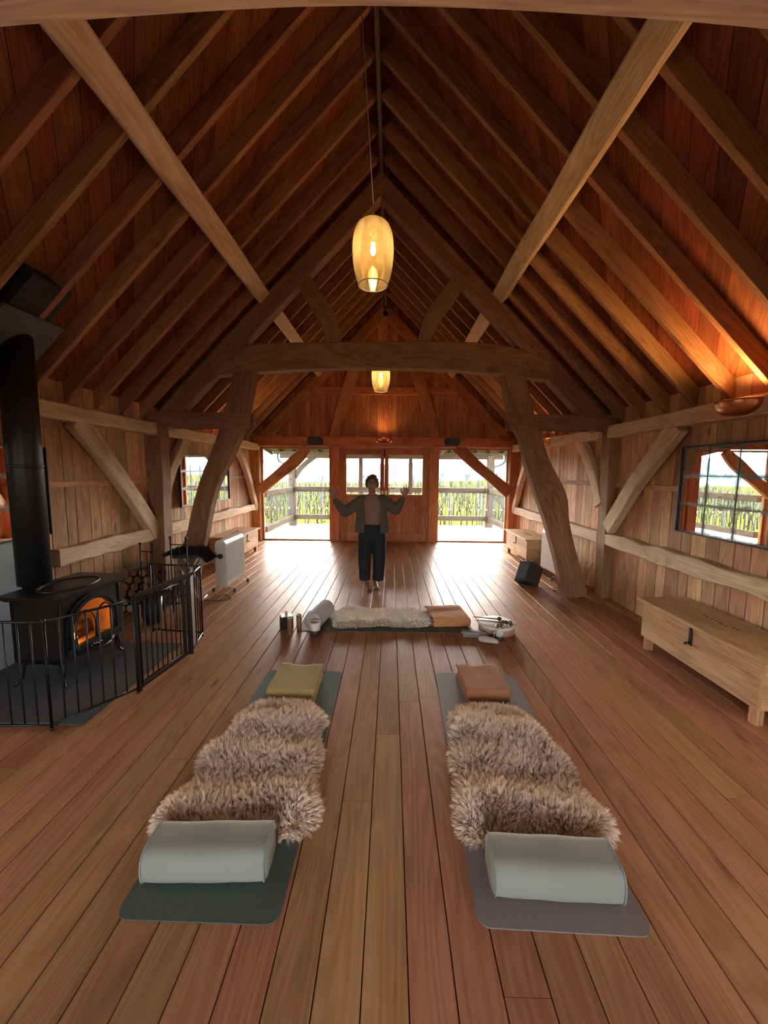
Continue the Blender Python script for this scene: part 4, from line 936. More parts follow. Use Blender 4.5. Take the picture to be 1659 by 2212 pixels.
# ------------------------------------------------------------------ fur
def fur(name, mat, hfun, inside, box, n, length, width, seed, parent, lean=.5, clump=12, edgeout=.9, down=.25):
    """tapered locks of wool growing from a height field"""
    rs = np.random.RandomState(seed); x0, x1, y0, y1 = box
    pts = []
    while len(pts) < n:
        q = rs.rand(n, 2) * (x1 - x0, y1 - y0) + (x0, y0)
        for a, b in q:
            if inside(a, b) > 0: pts.append((a, b))
            if len(pts) >= n: break
    P = np.array(pts); H = np.array([hfun(a, b) for a, b in P]); e = .008
    Hx = (np.array([hfun(a + e, b) for a, b in P]) - H) / e; Hy = (np.array([hfun(a, b + e) for a, b in P]) - H) / e
    D0 = np.array([inside(a, b) for a, b in P]); Dx = (np.array([inside(a + e, b) for a, b in P]) - D0) / e; Dy = (np.array([inside(a, b + e) for a, b in P]) - D0) / e
    N = np.stack([-Hx, -Hy, np.ones(n)], 1); N /= np.linalg.norm(N, axis=1)[:, None]
    out = -np.stack([Dx, Dy, np.zeros(n)], 1); out /= np.linalg.norm(out, axis=1)[:, None] + 1e-6
    ew = np.clip(1 - D0 / .09, 0, 1)[:, None] * edgeout
    fl = np.array([(nz3(a * 7, b * 7, seed), nz3(a * 7 + 9, b * 7, seed), 0) for a, b in P]) * 1.3 * lean
    dr = N + out * ew + fl + (rs.rand(n, 3) - .5) * .5; dr[:, 2] -= ew[:, 0] * down; dr /= np.linalg.norm(dr, axis=1)[:, None]
    root = np.column_stack([P, H - .004]); L = length * (.65 + .7 * rs.rand(n))[:, None]
    tip = root + dr * L; mid = root + dr * L * .5 + N * L * .08 + (rs.rand(n, 3) - .5) * length * .12
    # gather the tips into locks
    cc = rs.choice(n, max(4, n // clump), replace=False)
    CP = P[cc]; own = np.zeros(n, int)
    for s_ in range(0, n, 2000): own[s_:s_ + 2000] = np.argmin(((P[s_:s_ + 2000, None] - CP[None]) ** 2).sum(2), 1)
    k = .52; tip = tip * (1 - k) + tip[cc][own] * k; mid = mid * .8 + mid[cc][own] * .2
    curl = (rs.rand(len(cc), 3) - .5) * length * .45; tip = tip + curl[own]
    tip[:, 2] = np.maximum(tip[:, 2], .012)
    tone_c = rs.rand(len(cc))
    sd = np.cross(dr, rs.rand(n, 3) - .5); sd /= np.linalg.norm(sd, axis=1)[:, None]; w = width * (.6 + .8 * rs.rand(n))[:, None]
    V = np.stack([root - sd * w, root + sd * w, mid + sd * w * .75, mid - sd * w * .75, tip], 1).reshape(-1, 3)
    me = bpy.data.meshes.new(name); me.vertices.add(5 * n); me.vertices.foreach_set('co', V.astype(np.float32).ravel())
    b = np.arange(n)[:, None] * 5; quads = b + np.array([0, 1, 2, 3]); tris = b + np.array([3, 2, 4])
    lv = np.concatenate([quads, tris], 1).ravel(); me.loops.add(len(lv)); me.loops.foreach_set('vertex_index', lv.astype(np.int32))
    st = (np.arange(n)[:, None] * 7 + np.array([0, 4])).ravel(); me.polygons.add(2 * n); me.polygons.foreach_set('loop_start', st.astype(np.int32))
    try: me.polygons.foreach_set('loop_total', np.tile([4, 3], n).astype(np.int32))
    except Exception: pass
    me.update(calc_edges=True); at = me.attributes.new('tone', 'FLOAT', 'FACE'); tn = np.repeat(tone_c[own] * .7 + .3 * rs.rand(n), 2); at.data.foreach_set('value', tn.astype(np.float32))
    me.validate(); o = obj(name, me, mat, parent); o['kind'] = 'stuff'; return o
def pelt(mb, hfun, inside, box, nx, ny):
    x0, x1, y0, y1 = box; ids = {}
    for j in range(ny + 1):
        for i in range(nx + 1):
            x = x0 + (x1 - x0) * i / nx; y = y0 + (y1 - y0) * j / ny
            if inside(x, y) > .010: ids[i, j] = (mb.vert((x, y, hfun(x, y))), mb.vert((x, y, .008)))
    for j in range(ny):
        for i in range(nx):
            c = [(i, j), (i + 1, j), (i + 1, j + 1), (i, j + 1)]
            if all(q in ids for q in c):
                mb.face([ids[q][0] for q in c], smooth=True); mb.face([ids[q][1] for q in reversed(c)])
                for a, b, nb in ((c[0], c[1], (i, j - 1)), (c[1], c[2], (i + 1, j)), (c[2], c[3], (i, j + 1)), (c[3], c[0], (i - 1, j))):
                    cc = [nb, (nb[0] + 1, nb[1]), (nb[0] + 1, nb[1] + 1), (nb[0], nb[1] + 1)]
                    if not all(q in ids for q in cc): mb.face((ids[a][0], ids[a][1], ids[b][1], ids[b][0]), smooth=True)
    return mb
def lerp_tab(tab, v):
    if v <= tab[0][0]: return tab[0][1:]
    for a, b in zip(tab, tab[1:]):
        if v <= b[0]:
            t = (v - a[0]) / (b[0] - a[0]); t = t * t * (3 - 2 * t); return tuple(p + (q - p) * t for p, q in zip(a[1:], b[1:]))
    return tab[-1][1:]
def sheepskin(label, loc, rz, tab, ridges, n, seed, mat='fur_tan', length=.040, width=.0014, hbase=.034, hr=.055):
    y0, y1 = tab[0][0], tab[-1][0]; xs = [q for r_ in tab for q in r_[1:]]; bx = (min(xs) - .02, max(xs) + .02, y0, y1)
    def inside(x, y):
        if y < y0 or y > y1: return -1
        a, b = lerp_tab(tab, y); e = min(y - y0, y1 - y); r_ = .09
        if e < r_: s_ = r_ - math.sqrt(max(0, r_ * r_ - (r_ - e) ** 2)); a += s_; b -= s_
        a += .012 * nz3(y * 11, 3, seed); b += .012 * nz3(y * 11, 8, seed)
        return min(x - a, b - x, e + .02)
    def h(x, y):
        d = max(0, inside(x, y)); z = hbase + .012 * nz3(x * 6, y * 6, seed)
        for (ry, amp, wd, sk) in ridges: z += amp * math.exp(-((y - ry - sk * (x) - .03 * nz3(x * 5, ry, seed)) / wd) ** 2)
        return .012 + (z - .0) * min(1, (d / .06)) ** .6
    t = thing('sheepskin', label, 'sheepskin', loc, rz)
    obj('hide', pelt(MB(), h, inside, bx, 40, max(20, int((y1 - y0) / .02))), 'skin_base', t)
    fur('wool', mat, h, inside, bx, n, length, width, seed, t); return t
sheepskin('tan sheepskin on the left green mat between sage bolster and mustard blanket', (-.73, 2.14, .006), 0,
          [(-.52, -.37, .36), (-.40, -.385, .385), (-.18, -.31, .33), (-.02, -.36, .33), (.20, -.28, .28), (.34, -.29, .30), (.46, -.25, .22), (.53, -.17, .16)],
          [(-.38, .040, .11, .12), (-.05, .030, .13, -.15), (.26, .036, .11, .18), (.45, .012, .06, 0)], 66000, 3)
sheepskin('tan sheepskin on the right taupe mat between grey green bolster and rust blanket', (.68, 2.14, .006), 0,
          [(-.52, -.34, .37), (-.40, -.34, .39), (-.18, -.30, .35), (0, -.30, .37), (.18, -.27, .32), (.34, -.25, .31), (.44, -.23, .26), (.53, -.14, .17)],
          [(-.36, .042, .12, -.2), (.02, .02, .13, .2), (.26, .036, .10, -.15), (.42, .012, .07, .2)], 66000, 8)
sheepskin('cream sheepskin lying lengthwise on the crosswise mat beyond the two mats', (-.08, 4.35, .006), PI / 2,
          [(-.53, -.20, .23), (-.30, -.24, .24), (0, -.22, .24), (.25, -.25, .25), (.45, -.29, .27), (.53, -.30, .20)],
          [(-.35, .03, .09, .1), (-.05, .035, .10, -.2), (.30, .04, .10, .15), (.45, .02, .06, 0)], 26000, 21, 'fur_cream', .032, .0018)
t = thing('black_fur_throw', 'black fur thrown over the folding stool before the left crooked post', 'fur', (-2.61, 4.98, .635), R(8)); t.scale = (.78, .8, .8)
def bi(x, y): return min(.34 - abs(x), .22 - abs(y))
def bh(x, y): return .03 + .012 * nz3(x * 5, y * 5) - .55 * max(0, abs(x) - .21) ** 1.2 - (0.9 * max(0, x - .18) ** 1.2)
mb = MB(); ids = [[mb.vert((-.34 + .68 * i / 24, -.22 + .44 * j / 14, bh(-.34 + .68 * i / 24, 0))) for i in range(25)] for j in range(15)]
for j in range(14):
    for i in range(24): mb.face((ids[j][i], ids[j][i + 1], ids[j + 1][i + 1], ids[j + 1][i]), smooth=True)
o = obj('hide', mb, 'fur_black', t); md = o.modifiers.new('s', 'SOLIDIFY'); md.thickness = .02; md.offset = -1
o = fur('wool', 'fur_black', lambda x, y: bh(x, 0) + .1, bi, (-.34, .34, -.22, .22), 5000, .05, .004, 5, t); o.location.z = -.1
# ------------------------------------------------------------------ yoga mats, bolsters, blankets
def rrect(x0, x1, y0, y1, r_, k=6):
    P = []
    for cx2, cy2, a0 in ((x1 - r_, y1 - r_, 0), (x0 + r_, y1 - r_, PI / 2), (x0 + r_, y0 + r_, PI), (x1 - r_, y0 + r_, 1.5 * PI)):
        for i in range(k + 1): a = a0 + PI / 2 * i / k; P.append((cx2 + r_ * math.cos(a), cy2 + r_ * math.sin(a)))
    return P
def yogamat(label, loc, rz, w, l_, mat):
    mb = MB(); mb.prism([(x, y, .0008) for x, y in rrect(-w / 2, w / 2, -l_ / 2, l_ / 2, .05)], (0, 0, .005), (0, 1, 0), (1, 0, 0), .5)
    o = obj('yoga_mat', mb, mat); o.location = loc; o.rotation_euler = (0, 0, rz); return tag(o, label, 'yoga mat')
yogamat('dark green yoga mat lying lengthwise on the left', (-.72, 2.245, 0), R(-.5), .635, 1.88, 'mat_green')
yogamat('taupe grey yoga mat lying lengthwise on the right', (.70, 2.245, 0), R(-1.5), .655, 1.88, 'mat_taupe')
yogamat('olive yoga mat lying crosswise beyond the two others', (-.04, 4.34, 0), PI / 2, .62, 1.90, 'mat_olive')
def bolster(label, loc, rz, L_, W_, H_, mat, pip, sq=3.8):
    t = thing('bolster', label, 'bolster', loc, rz)
    def ring(x, s_, k=36):
        P = []
        for i in range(k):
            a = 2 * PI * i / k; c, s2 = math.cos(a), math.sin(a); e = 2 / sq
            y = W_ / 2 * s_ * math.copysign(abs(c) ** e, c); z = math.copysign(abs(s2) ** (e if s2 < 0 else e * 1.15), s2) * H_ / 2 * s_
            if s2 > 0: y *= 1 - .10 * s2
            P.append((x, y, H_ / 2 + z))
        return P
    mb = MB(); rings = []; N_ = 26
    for i in range(N_ + 1):
        u = i / N_; x = -L_ / 2 + L_ * u; s_ = 1 + .012 * nz3(u * 4, loc[0]) - .025 * (abs(2 * u - 1) ** 6)
        R_ = ring(x, s_); R_ = [(p[0] + .004 * nz3(p[1] * 9, p[2] * 9, loc[0]), p[1] + .006 * nz3(p[0] * 7, p[2] * 7, 2), max(.0, p[2] + .006 * nz3(p[0] * 6, p[1] * 8, 3)) if p[2] > .02 else p[2]) for p in R_]
        rings.append([mb.vert(p) for p in R_])
    for A, B in zip(rings, rings[1:]):
        for k in range(36): mb.face((A[k], A[(k + 1) % 36], B[(k + 1) % 36], B[k]), smooth=True)
    obj('cover', mb, mat, t)
    for sgn in (-1, 1):
        mb = MB(); prev = None
        for q, (f, dx) in enumerate(((.972, 0), (.85, .010), (.55, .017), (.2, .019), (.01, .019))):
            R_ = ring(sgn * (L_ / 2 + dx - .001), f); cz = H_ / 2; ids = [mb.vert((p[0], p[1] + .004 * nz3(p[1] * 20, p[2] * 20), p[2])) for p in R_]
            if prev: [mb.face((prev[k], prev[(k + 1) % 36], ids[(k + 1) % 36], ids[k]), smooth=True) for k in range(36)]
            prev = ids
        mb.face(prev); obj('end_panel', mb, mat, t)
        mb = MB(); R_ = ring(sgn * L_ / 2, .985); mb.tube(R_ + [R_[0]], .0035, 6, caps=False); obj('piping', mb, pip, t)
    return t
b1 = bolster('sage green bolster at the near end of the left mat', (-.76, 1.52, .006), R(2), .50, .20, .150, 'bolster_sage', 'bolster_piping')
mb = MB(); pts = [(.268, .06, .135), (.27, .062, .10), (.268, .055, .05)]; mb.tube(pts, .003, 6); obj('zip', mb, 'cord_black', b1)
mb = MB(); mb.box((.262, .03, .09), (.268, .055, .115), .001); obj('sewn_label', mb, 'mat_green', b1)
bolster('sage green bolster at the near end of the right mat', (.69, 1.485, .006), R(-2), .50, .20, .155, 'bolster_sage', 'bolster_piping')
bolster('pale grey round bolster standing crosswise on the far olive mat', (-.785, 4.27, .006), R(80), .42, .20, .19, 'bolster_grey', 'linen_grey', 2.3)
def blanket(label, loc, rz, w, l_, mat, seed, fr=None, layers=3, th=.0155):
    t = thing('folded_blanket', label, 'blanket', loc, rz)
    def sheet(path, inset, nm):
        q = catmull(path, 6); mb = MB(); nx = 22; T = []
        for s_ in (1, -1):
            rows = []
            for j, p in enumerate(q):
                a = q[max(j - 1, 0)]; b = q[min(j + 1, len(q) - 1)]; tx, tz = b[0] - a[0], b[1] - a[1]; m_ = math.hypot(tx, tz) or 1
                nx_, nz_ = -tz / m_, tx / m_; row = []
                for i in range(nx + 1):
                    u = i / nx; x = (-w / 2 + inset) + (w - 2 * inset) * u; up = max(0, p[1] - .03)
                    sag = (-.010 * math.exp(-((u - .5) / .22) ** 2) * (p[1] > .04) * min(1, max(0, (p[0] + l_ / 2) / l_)) * 1.6)
                    wv = .005 * nz3(x * 12, p[0] * 10, seed) if p[1] > .012 else 0
                    x += .006 * nz3(p[0] * 9, seed, u) * (1 if u > .5 else -1) - p[0] * .03 * (u - .5)
                    row.append(mb.vert((x, p[0] + s_ * nx_ * th / 2, max(.0005, p[1] + s_ * nz_ * th / 2 + sag + wv))))
                rows.append(row)
            T.append(rows)
        for s_, rows in zip((1, -1), T):
            for A, B in zip(rows, rows[1:]):
                for i in range(nx): mb.face((A[i], A[i + 1], B[i + 1], B[i]) if s_ > 0 else (B[i], B[i + 1], A[i + 1], A[i]), smooth=True)
        for e in (0, nx):
            for j in range(len(q) - 1): mb.face((T[0][j][e], T[0][j + 1][e], T[1][j + 1][e], T[1][j][e]))
        for e in (0, len(q) - 1):
            for i in range(nx): mb.face((T[0][e][i], T[0][e][i + 1], T[1][e][i + 1], T[1][e][i]))
        return mb
    h_ = .010; a = l_ / 2; k = layers
    top = h_ + (2 * k - 1) * (th + .001)
    for q in range(k):
        z0 = h_ + q * (th + .001); z1 = top - q * (th + .001); f = -a + q * (th + .002)
        zm = (z0 + z1) / 2
        obj('fold', sheet([(a - .01 * q, z1), (a * .3, z1), (f + .05, z1), (f + .012, z1 - .004), (f, zm), (f + .012, z0 + .004), (f + .05, z0), (a * .3, z0), (a - .01, z0)], .004 + .006 * q, 'fold'), mat, t)
    if fr:
        mb = MB(); r_ = random.Random(seed)
        for i in range(70):
            x = -w / 2 + w * i / 69; zt_ = r_.choice((top, top - th, .02)); p = Vector((x, a - .005, zt_)); d = Vector((r_.uniform(-.3, .3), 1, r_.uniform(-.1, .5))).normalized()
            mb.tube([p, p + d * .02, p + d * .035 + Vector((r_.uniform(-.006, .006), 0, -.012))], [.0028, .0022, .001], 4, tone=r_.random())
        obj('fringe', mb, 'fringe', t)['kind'] = 'stuff'
    return t
blanket('folded mustard blanket at the far end of the left mat', (-.725, 2.92, .006), R(-1), .36, .40, 'blanket_mustard', 1)
blanket('folded rust brown blanket with pale fringe at the far end of the right mat', (.735, 2.96, .006), R(3), .33, .40, 'blanket_rust', 5, True)
blanket('folded tan blanket with pale fringe on the far olive mat beside the drum', (.67, 4.40, .006), R(96), .42, .42, 'blanket_tan', 9, True)
# ------------------------------------------------------------------ ritual objects around the far mat
t = thing('frame_drum', 'pale round frame drum lying flat on the floor at the right of the far mat', 'drum', (1.165, 4.12, 0))
mb = MB(); mb.lathe([(.178, .0), (.19, .004), (.192, .088), (.186, .097), (.176, .097), (.176, .0)], 56); obj('drum_frame', mb, 'drum_frame', t)
mb = MB(); mb.lathe([(.0005, .0985), (.15, .0985), (.184, .0985), (.193, .094), (.1935, .07), (.1925, .07)], 56); obj('drum_skin', mb, 'drum_skin', t)
def beater(label, loc, rz, L_):
    t = thing('drum_beater', label, 'drum beater', loc, rz)
    mb = MB(); mb.tube([(-L_, 0, .016), (0, 0, .016)], [.005, .0065], 8); obj('handle', mb, 'dark_wood', t)
    mb = MB(); mb.ball((.02, 0, .0225), .0225, 12, (1.05, 1, 1)); obj('head', mb, 'dark_wood', t); return t
be = beater('dark drum beater lying nearer the camera on the drum', (1.20, 4.07, .0985), R(-13), .26)
dup(be, (1.185, 4.16, .0985), R(-14), label='dark drum beater lying farther back on the drum')
t = thing('seed_rattle', 'dark cluster rattle with three round pods lying on the drum', 'rattle', (1.25, 4.05, .0985), R(-20))
for i, (x, y) in enumerate(((0, 0), (.038, .016), (.045, -.022))): mb = MB(); mb.ball((x, y, .0225), .022, 10); obj('pod', mb, 'dark_wood', t)
mb = MB(); mb.tube([(.05, 0, .02), (.10, -.01, .008)], .003, 6); obj('stem', mb, 'dark_wood', t)
t = thing('glass_jar', 'pale glass jar with a dark base in front of the drum', 'jar', (1.13, 3.88, 0)); t.scale = (1.2, 1.2, 1.2)
mb = MB(); mb.lathe([(.0005, .035), (.028, .035), (.032, .05), (.033, .10), (.028, .115), (.026, .118)], 24); obj('jar_body', mb, 'glass_jar', t)
mb = MB(); mb.lathe([(.0005, 0), (.031, 0), (.034, .01), (.034, .034), (.0005, .035)], 24); obj('jar_base', mb, 'ceramic_black', t)
mb = MB(); mb.lathe([(.030, .112), (.033, .114), (.034, .124), (.030, .130), (.026, .126)], 24); mb.lathe([(.0005, .120), (.029, .120)], 24); obj('jar_rim', mb, 'chrome', t)
t = thing('oil_bottle', 'tiny dark dropper bottle beside the pale jar in front of the drum', 'bottle', (1.075, 3.87, 0))
mb = MB(); mb.lathe([(.0005, 0), (.014, 0), (.015, .01), (.015, .055), (.007, .066), (.007, .072)], 16); obj('bottle_body', mb, 'ceramic_black', t)
mb = MB(); mb.lathe([(.009, .072), (.009, .086), (.006, .092), (.0005, .094)], 14); obj('cap', mb, 'linen_white', t)
t = thing('folded_cloth', 'grey folded cloth on the floor in front of the drum', 'cloth', (.90, 3.98, 0), R(-6))
for k, (z, dx) in enumerate(((.008, 0), (.024, .01), (.040, -.012))):
    mb = MB(); mb.sweep(catmull([(-.13 + dx, 0, z), (-.04, 0, z + .003), (.05, 0, z - .001), (.13 + dx, 0, z)], 4), (0, 1, 0), .013, .12 - .015 * k, .006, smooth=True); obj('cloth_layer', mb, 'linen_grey', t)
mb = MB(); cl = [(-.10, .0, .022), (-.06, 0, .030), (0, 0, .033), (.06, 0, .031), (.10, 0, .022)]
mb.tube(catmull(cl, 4), [.010, .018, .026, .030, .032, .033, .033, .033, .033, .032, .032, .031, .029, .026, .022, .016, .008], 14, sx=.8, sy=1.35, ref=(0, 0, 1))
o = tag(obj('linen_pouch', mb, 'linen_white'), 'small off-white linen pouch lying nearest on the floor by the jar', 'pouch'); o.location = (1.00, 3.80, .004); o.rotation_euler = (0, 0, R(-22))
t = thing('candle_holder', 'black square candle box with a crystal on top, leftmost on the floor', 'candle holder', (-1.13, 4.13, 0), R(24))
mb = MB(); mb.box((-.065, -.065, 0), (.065, .065, .135), .004); obj('box', mb, 'lantern_black', t)
mb = MB(); mb.box((-.058, -.058, .1355), (.058, .058, .139), .001); obj('tray', mb, 'ceramic_cream', t)
mb = MB(); mb.lathe([(.014, .139), (.017, .155), (.009, .18), (.0005, .188)], 6, smooth=False); obj('crystal', mb, 'crystal', t)
for x, y, h_, nm in ((-1.04, 3.93, .185, 'nearer the camera'), (-.965, 4.02, .19, 'farther right')):
    t = thing('wooden_chime', 'brown cylindrical wooden chime standing on the floor, the one ' + nm, 'chime', (x, y, 0))
    mb = MB(); mb.lathe([(.0005, .01), (.020, .01), (.020, h_), (.026, h_), (.027, h_ * .7), (.026, h_ * .35), (.026, 0), (.0005, 0)], 24); obj('tube', mb, 'brown_wood', t)
    mb = MB(); mb.tube([(-.018, 0, h_ - .003), (.018, 0, h_ - .003)], .003, 6); obj('crossbar', mb, 'dark_wood', t)
t = thing('candle', 'round candle cup, cream above and black below, standing in front of the far mat', 'candle', (-.775, 3.93, 0)); t.scale = (1.3, 1.3, 1.25)
mb = MB(); mb.lathe([(.040, .045), (.041, .05), (.041, .118), (.037, .118), (.036, .085)], 32); obj('cup', mb, 'ceramic_cream', t)
mb = MB(); mb.lathe([(.0005, 0), (.038, 0), (.041, .006), (.0412, .05), (.040, .052)], 32); obj('dipped_base', mb, 'ceramic_black', t)
mb = MB(); mb.lathe([(.0005, .088), (.036, .086)], 24); obj('wax', mb, 'wax', t)
mb = MB(); mb.tube([(0, 0, .087), (.002, 0, .102)], .0012, 5); obj('wick', mb, 'cord_black', t)
# ------------------------------------------------------------------ the person, facing the camera, arms opened and raised
PX, PY = -.265, 5.60
per = thing('person', 'person in open grey cardigan and dark trousers standing barefoot with raised open arms', 'person', (PX, PY, 0))
def limb(mb, pts, rs, n=14, end=True): 
    mb.tube(catmull(pts, 5), [q[0] for q in catmull([(r_,) for r_ in rs], 5)], n)
    mb.ball(pts[0], rs[0] * .98, 10); (mb.ball(pts[-1], rs[-1] * .98, 10) if end else None)
def torso(mb, rings, n=24):
    R_ = catmull(rings, 4); ids = []
    for cx2, cy2, z, rx, ry in R_: ids.append([mb.vert((cx2 + rx * math.copysign(abs(math.cos(a)) ** .85, math.cos(a)), cy2 + ry * math.copysign(abs(math.sin(a)) ** .85, math.sin(a)), z)) for a in [2 * PI * k / n for k in range(n)]])
    for A, B in zip(ids, ids[1:]):
        for k in range(n): mb.face((A[k], A[(k + 1) % n], B[(k + 1) % n], B[k]), smooth=True)
    mb.face(list(reversed(ids[0]))); mb.face(ids[-1])
SH = {-1: (-.165, 0, 1.315), 1: (.175, 0, 1.325)}; EL = {-1: (-.385, -.03, 1.135), 1: (.345, -.03, 1.175)}
WR = {-1: (-.545, -.10, 1.335), 1: (.455, -.10, 1.365)}
body = MB()
torso(body, [(0, 0, .80, .165, .11), (0, 0, .90, .16, .105), (0, 0, 1.02, .13, .095), (0, 0, 1.15, .15, .10), (0, 0, 1.27, .175, .095), (0, .005, 1.345, .12, .07), (0, .005, 1.38, .055, .05)])
limb(body, [(0, .01, 1.33), (0, .002, 1.40), (0, -.012, 1.46)], [.058, .050, .052])
# head: skull, face, jaw, nose, ears
hc = Vector((0, -.02, 1.535))
body.ball(hc, .085, 18, (.88, 1.08, 1.22)); body.ball(hc + Vector((0, -.035, -.055)), .058, 14, (.95, .92, 1.15)); body.ball(hc + Vector((0, -.062, -.098)), .026, 10, (1.1, .9, .8))
body.tube([hc + Vector((0, -.090, .020)), hc + Vector((0, -.104, -.018))], [.010, .016], 8); body.ball(hc + Vector((0, -.104, -.020)), .0145, 8)
for s_ in (-1, 1):
    body.ball(hc + Vector((s_ * .078, .008, -.015)), .022, 8, (.35, .7, 1.2)); body.ball(hc + Vector((s_ * .036, -.072, -.025)), .022, 8, (1, .6, 1)); body.ball(hc + Vector((s_ * .03, -.083, .022)), .018, 8, (1.4, .5, .5))
for s_ in (-1, 1):
    limb(body, [SH[s_], tuple((a + b) / 2 for a, b in zip(SH[s_], EL[s_])), EL[s_]], [.056, .046, .040])
    limb(body, [EL[s_], tuple((a + b) / 2 for a, b in zip(EL[s_], WR[s_])), WR[s_]], [.040, .037, .025])
    # hand: palm towards the camera, fingers up and fanned, thumb to the inside
    w = Vector(WR[s_]); ax = Vector((-.18 if s_ < 0 else .30, -.10, 1)).normalized(); side = Vector((-s_, 0, 0)); side = (side - ax * side.dot(ax)).normalized(); nn_ = ax.cross(side).normalized()
    if nn_.y > 0: nn_ = -nn_
    pm = w + ax * .045
    for q in range(4):
        b0 = w + ax * .012 + side * (.018 - .012 * q) ; k0 = w + ax * (.082 - .004 * abs(q - 1)) + side * (.030 - .020 * q)
        body.tube([b0, b0.lerp(k0, .5), k0], [.014, .0135, .0105], 8); body.ball(k0, .0104, 8)
        L_ = (.068, .076, .070, .054)[q]; fan = side * (.16 - .13 * q); d = (ax + fan).normalized()
        f1 = k0 + d * L_ * .45 + nn_ * .003; f2 = k0 + d * L_ * .78 + nn_ * .010; f3 = k0 + d * L_ + nn_ * .019
        body.tube([k0, f1, f2, f3], [.0100, .0092, .0084, .0068], 8); body.ball(f3, .0070, 8)
    t0 = w + ax * .018 + side * .020; t1 = w + ax * .048 + side * .050 + nn_ * .012; t2 = w + ax * .072 + side * .068 + nn_ * .016; t3 = w + ax * .092 + side * .076 + nn_ * .018
    body.tube([t0, t1, t2, t3], [.015, .0125, .0105, .008], 8); body.ball(t3, .0082, 8)
# legs and feet
LEG = {-1: [(-.085, .0, .86), (-.090, -.01, .48), (-.075, .02, .085)], 1: [(.085, .0, .86), (.080, .03, .48), (.035, .10, .085)]}
for s_ in (-1, 1):
    P = LEG[s_]; limb(body, [P[0], P[1]], [.085, .055]); limb(body, [P[1], tuple(a * .45 + b * .55 for a, b in zip(P[0 + 1], P[2])), P[2]], [.055, .050, .032])
    a = Vector(P[2]); tw = Vector((.30 if s_ < 0 else .22, -1, 0)).normalized(); lat = Vector((-tw.y, tw.x, 0))
    heel = Vector((a.x, a.y, .03)) - tw * .028; body.ball(heel, .031, 10, (1, 1, .95))
    body.tube([Vector((a.x, a.y, .075)), Vector((a.x, a.y, .045)) + tw * .06, Vector((a.x, a.y, .026)) + tw * .125, Vector((a.x, a.y, .018)) + tw * .155], [.033, .033, .030, .022], 12, sx=1.0, sy=1.25, ref=(0, 0, 1))
    for k in range(5):
        o_ = lat * (-.030 + .0155 * k) * (-s_); r_ = (.0135, .0105, .010, .0095, .009)[k]; L_ = (.052, .050, .044, .036, .028)[k]
        p0 = Vector((a.x, a.y, r_ + .004)) + tw * .145 + o_; body.tube([p0, p0 + tw * L_ * .7, p0 + tw * L_ + Vector((0, 0, -.002))], [r_, r_, r_ * .8], 8); body.ball(p0 + tw * L_, r_ * .85, 8)
bm_ = remesh(body, 'body', .0042, 3, .5); obj('body', bm_, 'skin', per)
for s_ in (-1, 1):
    mb = MB(); mb.ball(hc + Vector((s_ * .030, -.0935, .010)), .0085, 8, (1.3, .5, .7)); obj('eye', mb, 'eye', per)
mb = MB(); mb.tube([hc + Vector((-.022, -.090, -.052)), hc + Vector((0, -.0985, -.056)), hc + Vector((.022, -.090, -.052))], [.003, .0055, .003], 8); obj('mouth', mb, 'lip', per)
# short dark hair: a cap over the crown, back and sides
hr = MB(); rh = random.Random(3)
hr.ball(hc + Vector((0, .018, .026)), .092, 16, (.97, 1.02, 1.05)); hr.ball(hc + Vector((0, -.040, .078)), .045, 10, (1.35, .9, .6))
for k in range(70):
    a = rh.uniform(0, 2 * PI); e = rh.uniform(-.1, 1.45); d = Vector((math.cos(a) * math.cos(e), math.sin(a) * math.cos(e), math.sin(e)))
    if d.y < -.35 and e < .75: continue
    c = hc + Vector((0, .018, .022)) + Vector((d.x * .088, d.y * .092, d.z * .096)); hr.ball(c, rh.uniform(.010, .020), 6)
for s_ in (-1, 1): hr.tube([hc + Vector((s_ * .078, -.02, .03)), hc + Vector((s_ * .082, -.012, -.03)), hc + Vector((s_ * .074, .012, -.055))], [.018, .015, .009], 8)
obj('hair', remesh(hr, 'hair', .005, 2, .5), 'hair', per)
# trousers: loose, cropped above the ankle
tr = MB()
torso(tr, [(0, 0, .74, .205, .135), (0, 0, .86, .19, .13), (0, 0, .97, .155, .11), (0, 0, 1.02, .145, .105)])
limb(tr, [(-.095, 0, .76), (-.105, -.005, .50), (-.105, .01, .30), (-.100, .012, .125)], [.112, .100, .090, .080], end=False); limb(tr, [(.095, .005, .76), (.105, .02, .50), (.100, .05, .30), (.090, .075, .115)], [.112, .100, .092, .086], end=False)
trm = remesh(tr, 'trousers', .007, 3, .5); obj('trousers', trm, 'trouser_navy', per)
te = MB(); torso(te, [(0, -.004, .955, .150, .118), (0, -.004, 1.05, .148, .115), (0, -.002, 1.18, .165, .118), (0, 0, 1.28, .175, .105), (0, .004, 1.345, .125, .085), (0, .004, 1.372, .075, .070)])
obj('t_shirt', remesh(te, 't_shirt', .008, 3, .5), 'tee_pink', per)
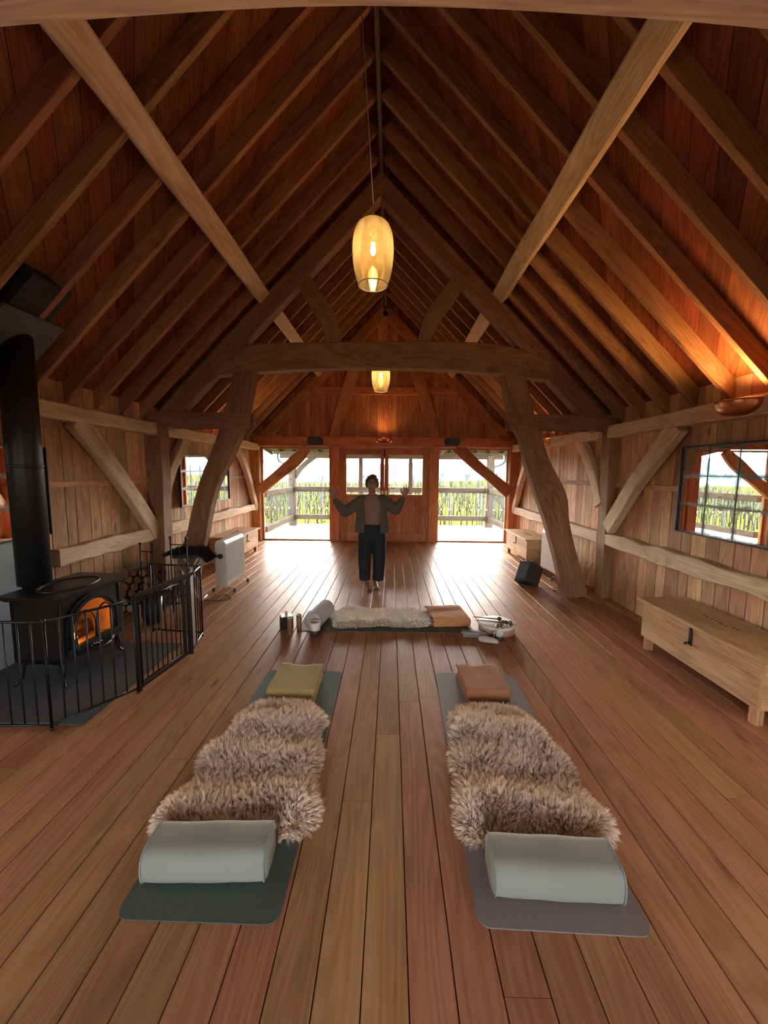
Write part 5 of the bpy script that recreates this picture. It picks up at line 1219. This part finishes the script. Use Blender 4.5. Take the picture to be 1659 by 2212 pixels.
# cardigan: back and two hanging fronts, plus full sleeves
cg = MB(); n_ = 40; rows = []
def crow(z, rx, ry, gapl, gapr, cy2=0.0):
    row = []; a0 = -PI / 2 + gapr; a1 = 1.5 * PI - gapl
    for k in range(n_ + 1):
        a = a0 + (a1 - a0) * k / n_; c, s2 = math.cos(a), math.sin(a); wv = 1 + .05 * math.sin(a * 9 + z * 3) * max(0, (1.1 - z)) * 1.2
        row.append((rx * c * wv, cy2 + ry * s2 * wv, z))
    return row
prof = [(.835, .245, .165, .42, .55), (.90, .250, .165, .42, .55), (1.0, .240, .160, .42, .56), (1.1, .228, .150, .45, .58), (1.2, .222, .138, .50, .60), (1.28, .214, .124, .55, .62), (1.335, .165, .105, .62, .66), (1.37, .105, .088, .8, .8), (1.39, .078, .078, 1.0, 1.0)]
prof = catmull(prof, 3)
G = [crow(*p) for p in prof]
O_ = [[cg.vert(p) for p in row] for row in G]; I_ = [[cg.vert((p[0] * .93, p[1] * .92, p[2])) for p in row] for row in G]
for j in range(len(G) - 1):
    for k in range(n_): cg.face((O_[j][k], O_[j][k + 1], O_[j + 1][k + 1], O_[j + 1][k])); cg.face((I_[j][k + 1], I_[j][k], I_[j + 1][k], I_[j + 1][k + 1]))
    for k in (0, n_): cg.face((O_[j][k], O_[j + 1][k], I_[j + 1][k], I_[j][k]))
for j in (0, len(G) - 1):
    for k in range(n_): cg.face((O_[j][k], O_[j][k + 1], I_[j][k + 1], I_[j][k]))
for s_ in (-1, 1):
    a, b, c = Vector(SH[s_]), Vector(EL[s_]), Vector(WR[s_]); d = b.lerp(c, .86)
    limb(cg, [tuple(a + Vector((-s_ * .02, 0, -.03))), tuple(a.lerp(b, .5) + Vector((0, 0, -.022))), tuple(b + Vector((s_ * .0, 0, -.012)))], [.092, .082, .074])
    limb(cg, [tuple(b + Vector((0, 0, -.012))), tuple(b.lerp(c, .45) + Vector((0, 0, -.008))), tuple(d)], [.074, .062, .036])
obj('cardigan', remesh(cg, 'cardigan', .0085, 3, .5), 'knit_grey', per)
